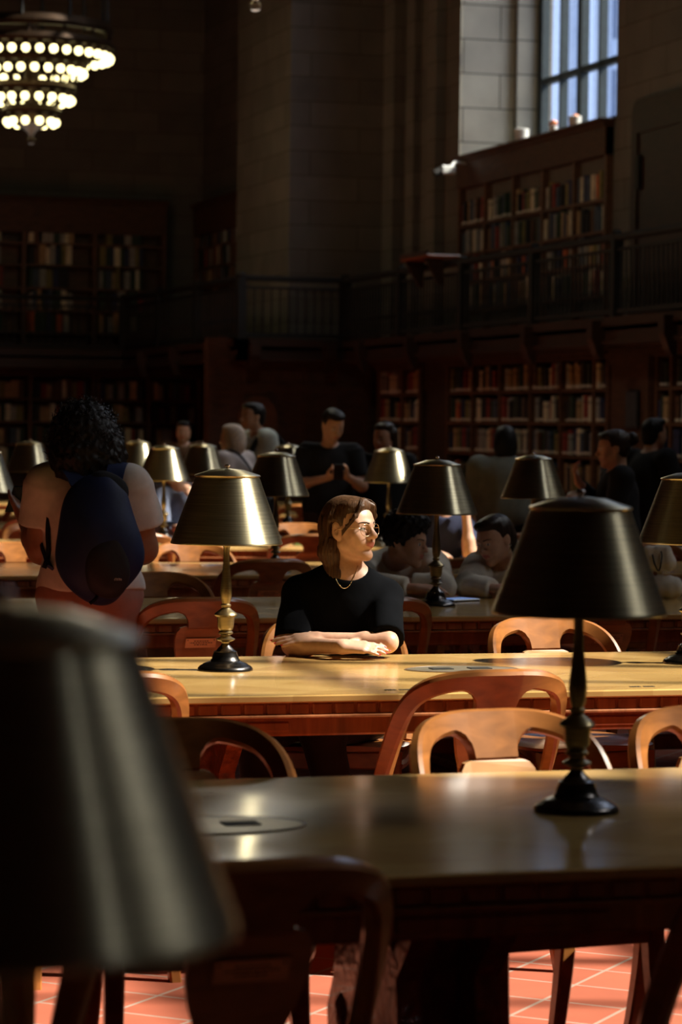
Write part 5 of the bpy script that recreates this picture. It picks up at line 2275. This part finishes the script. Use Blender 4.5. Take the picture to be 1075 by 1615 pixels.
    while x < -.105:
        w = rs.uniform(.003, .006)
        hh = rs.uniform(.007, .010)
        m.box(x, x + w * .5, .3555, .358, .935, .935 + hh)
        m.box(x, x + w, .3555, .358, .935 + hh - .002, .935 + hh)
        x += w + .002
    o = m.build('woven_logo', plain('logo_thread', (0.55, 0.55, 0.58), 0.6), bp)
    o.location = (-.0, -.004, 0)
    ph = thing('phone', 'dark phone in the raised hand of the standing backpack woman', 'phone', root(px, d), rz)
    hp = A['wrb'] + np.array((.03, -.085, .07))
    b = MB().box(-.036, .036, -.004, .004, -.07, .07, bev=.003)
    o = b.build('case', M_PHONE, ph)
    o.location = hp
    o.rotation_euler = (R(-40), 0, R(30))


backpack_woman()


# the two who whisper over the table in cream coats
def cream_pair():
    J = seated(.0)
    J.update(pelvis=(.0, .42, .56), chest=(-.01, .22, .80), head=(.022, -.02, .995), sha=(-.18, .14, .86), shb=(.15, .10, .875), ela=(-.17, -.17, .795), elb=(.19, -.17, .795),
             wra=(.06, -.26, .79), wrb=(.03, -.13, .81), hipa=(-.09, .40, .53), hipb=(.09, .40, .53), kna=(-.11, -.02, .52), knb=(.11, -.02, .52), ana=(-.11, .0, .085), anb=(.11, .0, .085), look=(66, -8, 0), hs=1.0)
    J['handa'] = ((1, -.1, 0), (0, -.4, 1), -1, (.25, .3, .2))
    J['handb'] = ((-1, -.2, 0), (0, -.4, 1), 1, (.25, .3, .2))
    P = dict(trousers=C_DARK, shirt=C_CREAM, shoes=C_SHOE, sleeve=1.85, sleeve_r=.066, cuff_r=.048, ease=.026, hem=.06, fold=.014, foldf=26, hair=hair_curly, hairmat=H_BLACK, hh=.006,
             hnoise=curls(.009, 120, 4), seed=3, top='coat', hs=.008, browmat=H_BLACK)
    person('young man with curly dark hair in cream coat, leaning in to whisper over the table', root(634, 12.95), -PSI, J, SK_TAN, P, .008)
    J = seated(.0)
    J.update(pelvis=(.03, .40, .56), chest=(.0, .20, .80), head=(-.052, -.02, 1.005), sha=(-.12, .10, .865), shb=(.20, .12, .875), ela=(-.18, -.17, .795), elb=(.22, -.14, .795),
             wra=(-.06, -.26, .79), wrb=(.04, -.24, .795), hipa=(-.05, .40, .53), hipb=(.12, .40, .53), kna=(-.08, -.02, .52), knb=(.13, -.02, .52), ana=(-.08, .0, .085), anb=(.13, .0, .085), look=(-46, -16, 6), hs=.95)
    J['handa'] = ((.6, -.8, 0), (0, -.3, 1), -1, (.5, .6, .4))
    J['handb'] = ((-.7, -.7, 0), (0, -.3, 1), 1, (.5, .6, .4))
    P = dict(trousers=C_DARK, shirt=C_CREAM2, shoes=C_SHOE, sleeve=1.85, sleeve_r=.064, cuff_r=.048, ease=.026, hem=.06, fold=.013, foldf=26, hair=hair_tied, hairmat=H_DARK, hh=.006,
             seed=6, top='fleece', hood=C_CREAM2, hs=.008, browmat=H_DARK)
    t, A, M, hs, *_ = person('young woman with tied dark hair and gold earring in cream fleece, head bowed', root(800, 13.0), -PSI, J, SK_FAIR, P, .0075)
    W = A['head'] + M @ (np.array((.078, -.008, -.045)) * hs)
    MB().tube([W + np.array((0, .010 * math.cos(a), .012 * math.sin(a))) for a in np.linspace(0, 6.28, 13)[:-1]], .0022, 5, closed=True).build('earring', brass_mat('earring_gold', (.9, .7, .4), .2, 0, .1, False), t, 'all')
    p = at_z(705, 948, ZT)
    t = thing('phone', 'dark phone with a glowing blue edge lying between the cream-coated pair', 'phone', (p.x + .06, p.y + .03, ZT), R(25))
    MB().box(-.085, .085, -.06, .06, .0, .009, bev=.003).build('case', M_PHONE, t)
    MB().box(-.08, .08, -.055, .055, .009, .0098).build('screen', emit('screen_blue', (.25, .42, .85), .35), t)
    p = at_z(1043, 945, ZT)
    bag = thing('tote_bag', 'cream canvas tote bag standing on the table under the cut-off lamp', 'bag', (p.x, p.y + .05, ZT), -PSI)
    G = Field()
    G.rc((-.07, 0, .05), (.06, 0, .05), .055, .055, .03)
    G.rc((-.065, 0, .16), (.045, 0, .17), .040, .040, .05)
    G.rc((-.06, 0, .22), (.04, 0, .225), .022, .022, .04)
    G.cut((0, 0, -1), (0, 0, .001), .004)
    v, q = G.mesh(.006, noise=folds(.009, 48, 12))
    link('canvas_body', np_mesh('canvas_body', v, q, C_CREAM2, 1), bag)
    for y in (-.035, .03):
        MB().tube(catmull([(-.03, y, .205), (-.02, y - .012, .16), (.0, y - .014, .13), (.012, y - .01, .19), (.01, y, .22)], 12), .0035, 5).build('strap', C_DARK, bag, True)


cream_pair()

# navy T-shirt, raised hand, at the next table
J = seated(.05)
J.update(head=(-.03, -.08, 1.16), sha=(-.16, -.04, .96), shb=(.13, -.05, .955), elb=(.15, -.22, .80), wrb=(.125, -.20, 1.02), ela=(-.2, -.2, .79), wra=(-.10, -.3, .80), look=(-25, -15, 0))
J['handb'] = ((-.2, -.1, 1), (.6, -.7, 0), 1, (.5, .6, .4))
P = dict(trousers=C_DENIM, shirt=C_NAVY, shoes=C_SHOE, sleeve=.7, sleeve_r=.062, ease=.016, hem=.06, hair=hair_short, hairmat=H_DARK, top='t_shirt')
person('person in navy T-shirt with raised hand, sunlit behind the dark lamp stem', root(700, 16.45), -PSI, J, SK_FAIR, P)
# grey sweater, from behind
J = standing(1.56)
J.update(sha=(-.19, 0, 1.25), shb=(.19, 0, 1.25), head=(.0, -.05, 1.43), ela=(-.24, -.08, 1.0), elb=(.24, -.08, 1.0), wra=(-.1, -.3, 1.0), wrb=(.1, -.3, 1.0))
J['handa'] = ((.6, -.8, 0), (0, 0, 1), -1, (.3, .3, .2))
J['handb'] = ((-.6, -.8, 0), (0, 0, 1), 1, (.3, .3, .2))
P = dict(trousers=C_DARK, shirt=C_GREY, shoes=C_SHOE, sleeve=1.9, sleeve_r=.062, ease=.03, wide=1.1, hair=hair_bob, hairmat=H_BLACK, top='sweater')
person('person in grey sweater seen from behind, black bobbed hair, before the bookcase', root(797, 20.2), -PSI + PI, J, SK_TAN, P)
# profile with bun
J = standing(1.52)
J.update(ela=(-.2, -.02, 1.02), wra=(-.04, -.24, 1.20), elb=(.2, -.05, 1.02), wrb=(.05, -.25, 1.10), look=(0, -6, 0))
J['handa'] = ((.3, -.3, .9), (-.2, -.9, -.3), -1, (.5, .6, .4))
J['handb'] = ((-.8, -.4, .3), (0, -.5, .8), 1, (.4, .4, .3))
P = dict(trousers=C_DARK, shirt=C_DARK, shoes=C_SHOE, sleeve=1.85, sleeve_r=.06, ease=.024, hair=hair_bun, hairmat=H_DARK, top='jacket')
t, A, M, hs, *_ = person('woman in black with hair in a bun, in profile facing left', root(974, 17.3), -PSI - R(86), J, SK_TAN, P)
W = lambda *v: A['head'] + M @ (np.array(v, float) * hs)
m = MB()
for q in (-1, 1):
    m.tube([W(q * .034 + .024 * math.cos(a), .088 - .02 * abs(math.cos(a)), .085 + .016 * math.sin(a)) for a in np.linspace(0, 6.28, 15)[:-1]], .003, 5, closed=True)
m.build('sunglasses', M_BLACK, t, 'all')
J = standing(1.62)
J.update(head=(0, -.05, 1.50), ela=(-.25, -.05, 1.03), elb=(.25, -.05, 1.03), wra=(-.1, -.28, 1.0), wrb=(.1, -.28, 1.0))
P = dict(trousers=C_DARK, shirt=C_DARK, shoes=C_SHOE, sleeve=1.9, sleeve_r=.064, ease=.024, wide=1.12, hair=hair_short, hairmat=H_BLACK, top='jumper')
person('man in black jumper with short dark hair, turned away, at the right edge', root(1024, 20.6), -PSI + PI - R(50), J, SK_TAN, P)
# black T-shirt man with phone
J = standing(1.66)
J.update(head=(.02, -.07, 1.535), ela=(-.235, -.04, 1.10), elb=(.235, -.06, 1.10), wra=(-.02, -.30, 1.16), wrb=(.13, -.30, 1.17), look=(25, -25, 0))
J['handa'] = ((.8, -.4, .25), (0, -.5, -.8), -1, (.4, .5, .3))
J['handb'] = ((-.7, -.5, .3), (.2, -.6, -.7), 1, (.4, .5, .3))
P = dict(trousers=C_BROWNT, shirt=C_DARK, shoes=C_SHOE, sleeve=.75, sleeve_r=.066, ease=.022, wide=1.08, hair=hair_short, hairmat=H_BLACK, top='t_shirt')
bm_man = root(520, 20.3)
person('man in black T-shirt standing and looking down at his phone', bm_man, -PSI, J, SK_TAN, P)
t = thing('phone', 'phone held in both hands by the man in black T-shirt', 'phone', bm_man, -PSI)
o = MB().box(-.036, .036, -.005, .005, -.07, .07, bev=.003).build('case', M_PHONE, t)
o.location = (.065, -.375, 1.205)
o.rotation_euler = (R(35), 0, 0)
J = standing(1.56)
J['look'] = (-35, -5, 0)
P = dict(trousers=C_DARK, shirt=C_DARK, shoes=C_SHOE, sleeve=1.9, ease=.022, hair=hair_long, hairmat=H_DARK, top='jumper')
person('woman with long brown hair in dark clothes beside the sunlit lamp', root(606, 20.9), -PSI, J, SK_TAN, P)
# hoodie man and white-haired woman
J = standing(1.74)
J.update(head=(.0, -.06, 1.60))
P = dict(trousers=C_DARK, shirt=C_HOOD, shoes=C_SHOE, sleeve=1.9, sleeve_r=.066, ease=.03, wide=1.1, hair=hair_short, hairmat=H_BLACK, top='hoodie', hood=C_HOOD)
hm = root(408, 23.2)
rz = -PSI - R(62)
person('man in pale grey hoodie in profile, dark backpack on his shoulder', hm, rz, J, SK_TAN, P)
t = thing('backpack', 'black backpack on the shoulder of the man in pale hoodie', 'backpack', hm, rz)
G = Field()
G.el((.0, .24, 1.20), (.14, .10, .20), None, .05)
G.el((.0, .25, 1.10), (.15, .11, .16), None, .05)
v, q = G.mesh(.012, noise=folds(.008, 26, 4))
link('main_bag', np_mesh('main_bag', v, q, C_DARK, 1), t)
for s in (-1, 1):
    MB().tube(catmull([(s * .11, .18, 1.38), (s * .13, .05, 1.475), (s * .13, -.09, 1.40), (s * .13, -.145, 1.25), (s * .14, -.08, 1.10), (s * .12, .17, 1.02)], 16), .022, 6).build('shoulder_strap', C_DARK, t, True)
J = standing(1.53)
P = dict(trousers=C_DARK, shirt=C_LILAC, shoes=C_SHOE, sleeve=1.3, sleeve_r=.066, ease=.026, wide=1.08, hair=hair_bob, hairmat=H_GREY, top='blouse')
wm = root(370, 22.5)
rz = -PSI - R(120)
person('white-haired woman in pale top beside the man in hoodie', wm, rz, J, SK_FAIR, P)
t = thing('shoulder_bag', 'dark bag on the white-haired woman’s shoulder strap', 'bag', wm, rz)
MB().tube(catmull([(-.13, .10, 1.0), (-.02, .155, 1.15), (.10, .10, 1.30), (.135, -.0, 1.325), (.06, -.15, 1.2), (-.12, -.14, 1.0)], 20), .010, 6).build('strap', C_DARK, t, True)
MB().box(-.36, -.22, -.14, .14, .72, .98, bev=.03).build('bag_body', C_DARK, t)
# distant figure and the reader behind the bright lamp
J = standing(1.57)
J.update(ela=(-.24, -.05, 1.05), elb=(.24, -.05, 1.05), wra=(.03, -.24, 1.10), wrb=(-.03, -.26, 1.13))
J['handa'] = ((1, -.1, .1), (0, -1, 0), -1, (.3, .3, .2))
J['handb'] = ((-1, -.1, .1), (0, -1, 0), 1, (.3, .3, .2))
P = dict(trousers=C_DARK, shirt=C_BROWN, shoes=C_SHOE, sleeve=1.9, ease=.024, hair=hair_tied, hairmat=H_BLACK, top='jacket')
person('distant person in brown jacket with folded arms before the far shelves', root(289, 29.6), -PSI, J, SK_TAN, P, .009)
J = seated(.06)
J.update(head=(-.19, -.1, 1.25), chest=(-.05, -.02, .93), sha=(-.24, -.05, 1.03), shb=(.09, -.04, 1.03), wra=(-.02, -.36, .80), wrb=(.03, -.30, 1.0), elb=(.2, -.24, .82), look=(-20, -20, 0))
J['handb'] = ((-.6, -.2, .8), (.3, -.8, .2), 1, (.6, .6, .4))
P = dict(trousers=C_DARK, shirt=C_DENIM, shoes=C_SHOE, sleeve=1.5, sleeve_r=.066, ease=.026, wide=1.05, hair=hair_short, hairmat=H_BLACK, top='shirt')
person('seated reader in blue-grey shirt hidden by the bright sunlit lamp', root(305, 20.05), -PSI, J, SK_FAIR, P)
M_PAPER = plain('paper', (0.80, 0.79, 0.75), 0.7, var=0.04)
for (px, py, lab, w, n) in ((452, 852, 'loose white paper sheets lying in sun before the pale armchair', .30, 3), (284, 842, 'white paper sheet in front of the reader in blue-grey', .24, 2)):
    p = at_z(px, py, ZT)
    t = thing('paper', lab, 'paper', (p.x, p.y, ZT), R(12))
    for i in range(n):
        o = MB().box(-w / 2, w / 2, -.105, .105, 0, .0015).build('sheet', M_PAPER, t)
        o.location = (i * .03, i * .015, .0015 * i + .0002)
        o.rotation_euler = (0, 0, R(9 * i))
p = at_z(470, 858, ZT)
t = thing('notebook', 'thin green notebook beside the white paper sheets', 'notebook', (p.x + .1, p.y, ZT), R(-8))
MB().box(-.13, .13, -.09, .09, 0, .012, bev=.002).build('cover', plain('green_cover', (.05, .22, .08), .5), t)
MB().box(-.126, .132, -.087, .087, .002, .010).build('pages', M_PAPER, t)
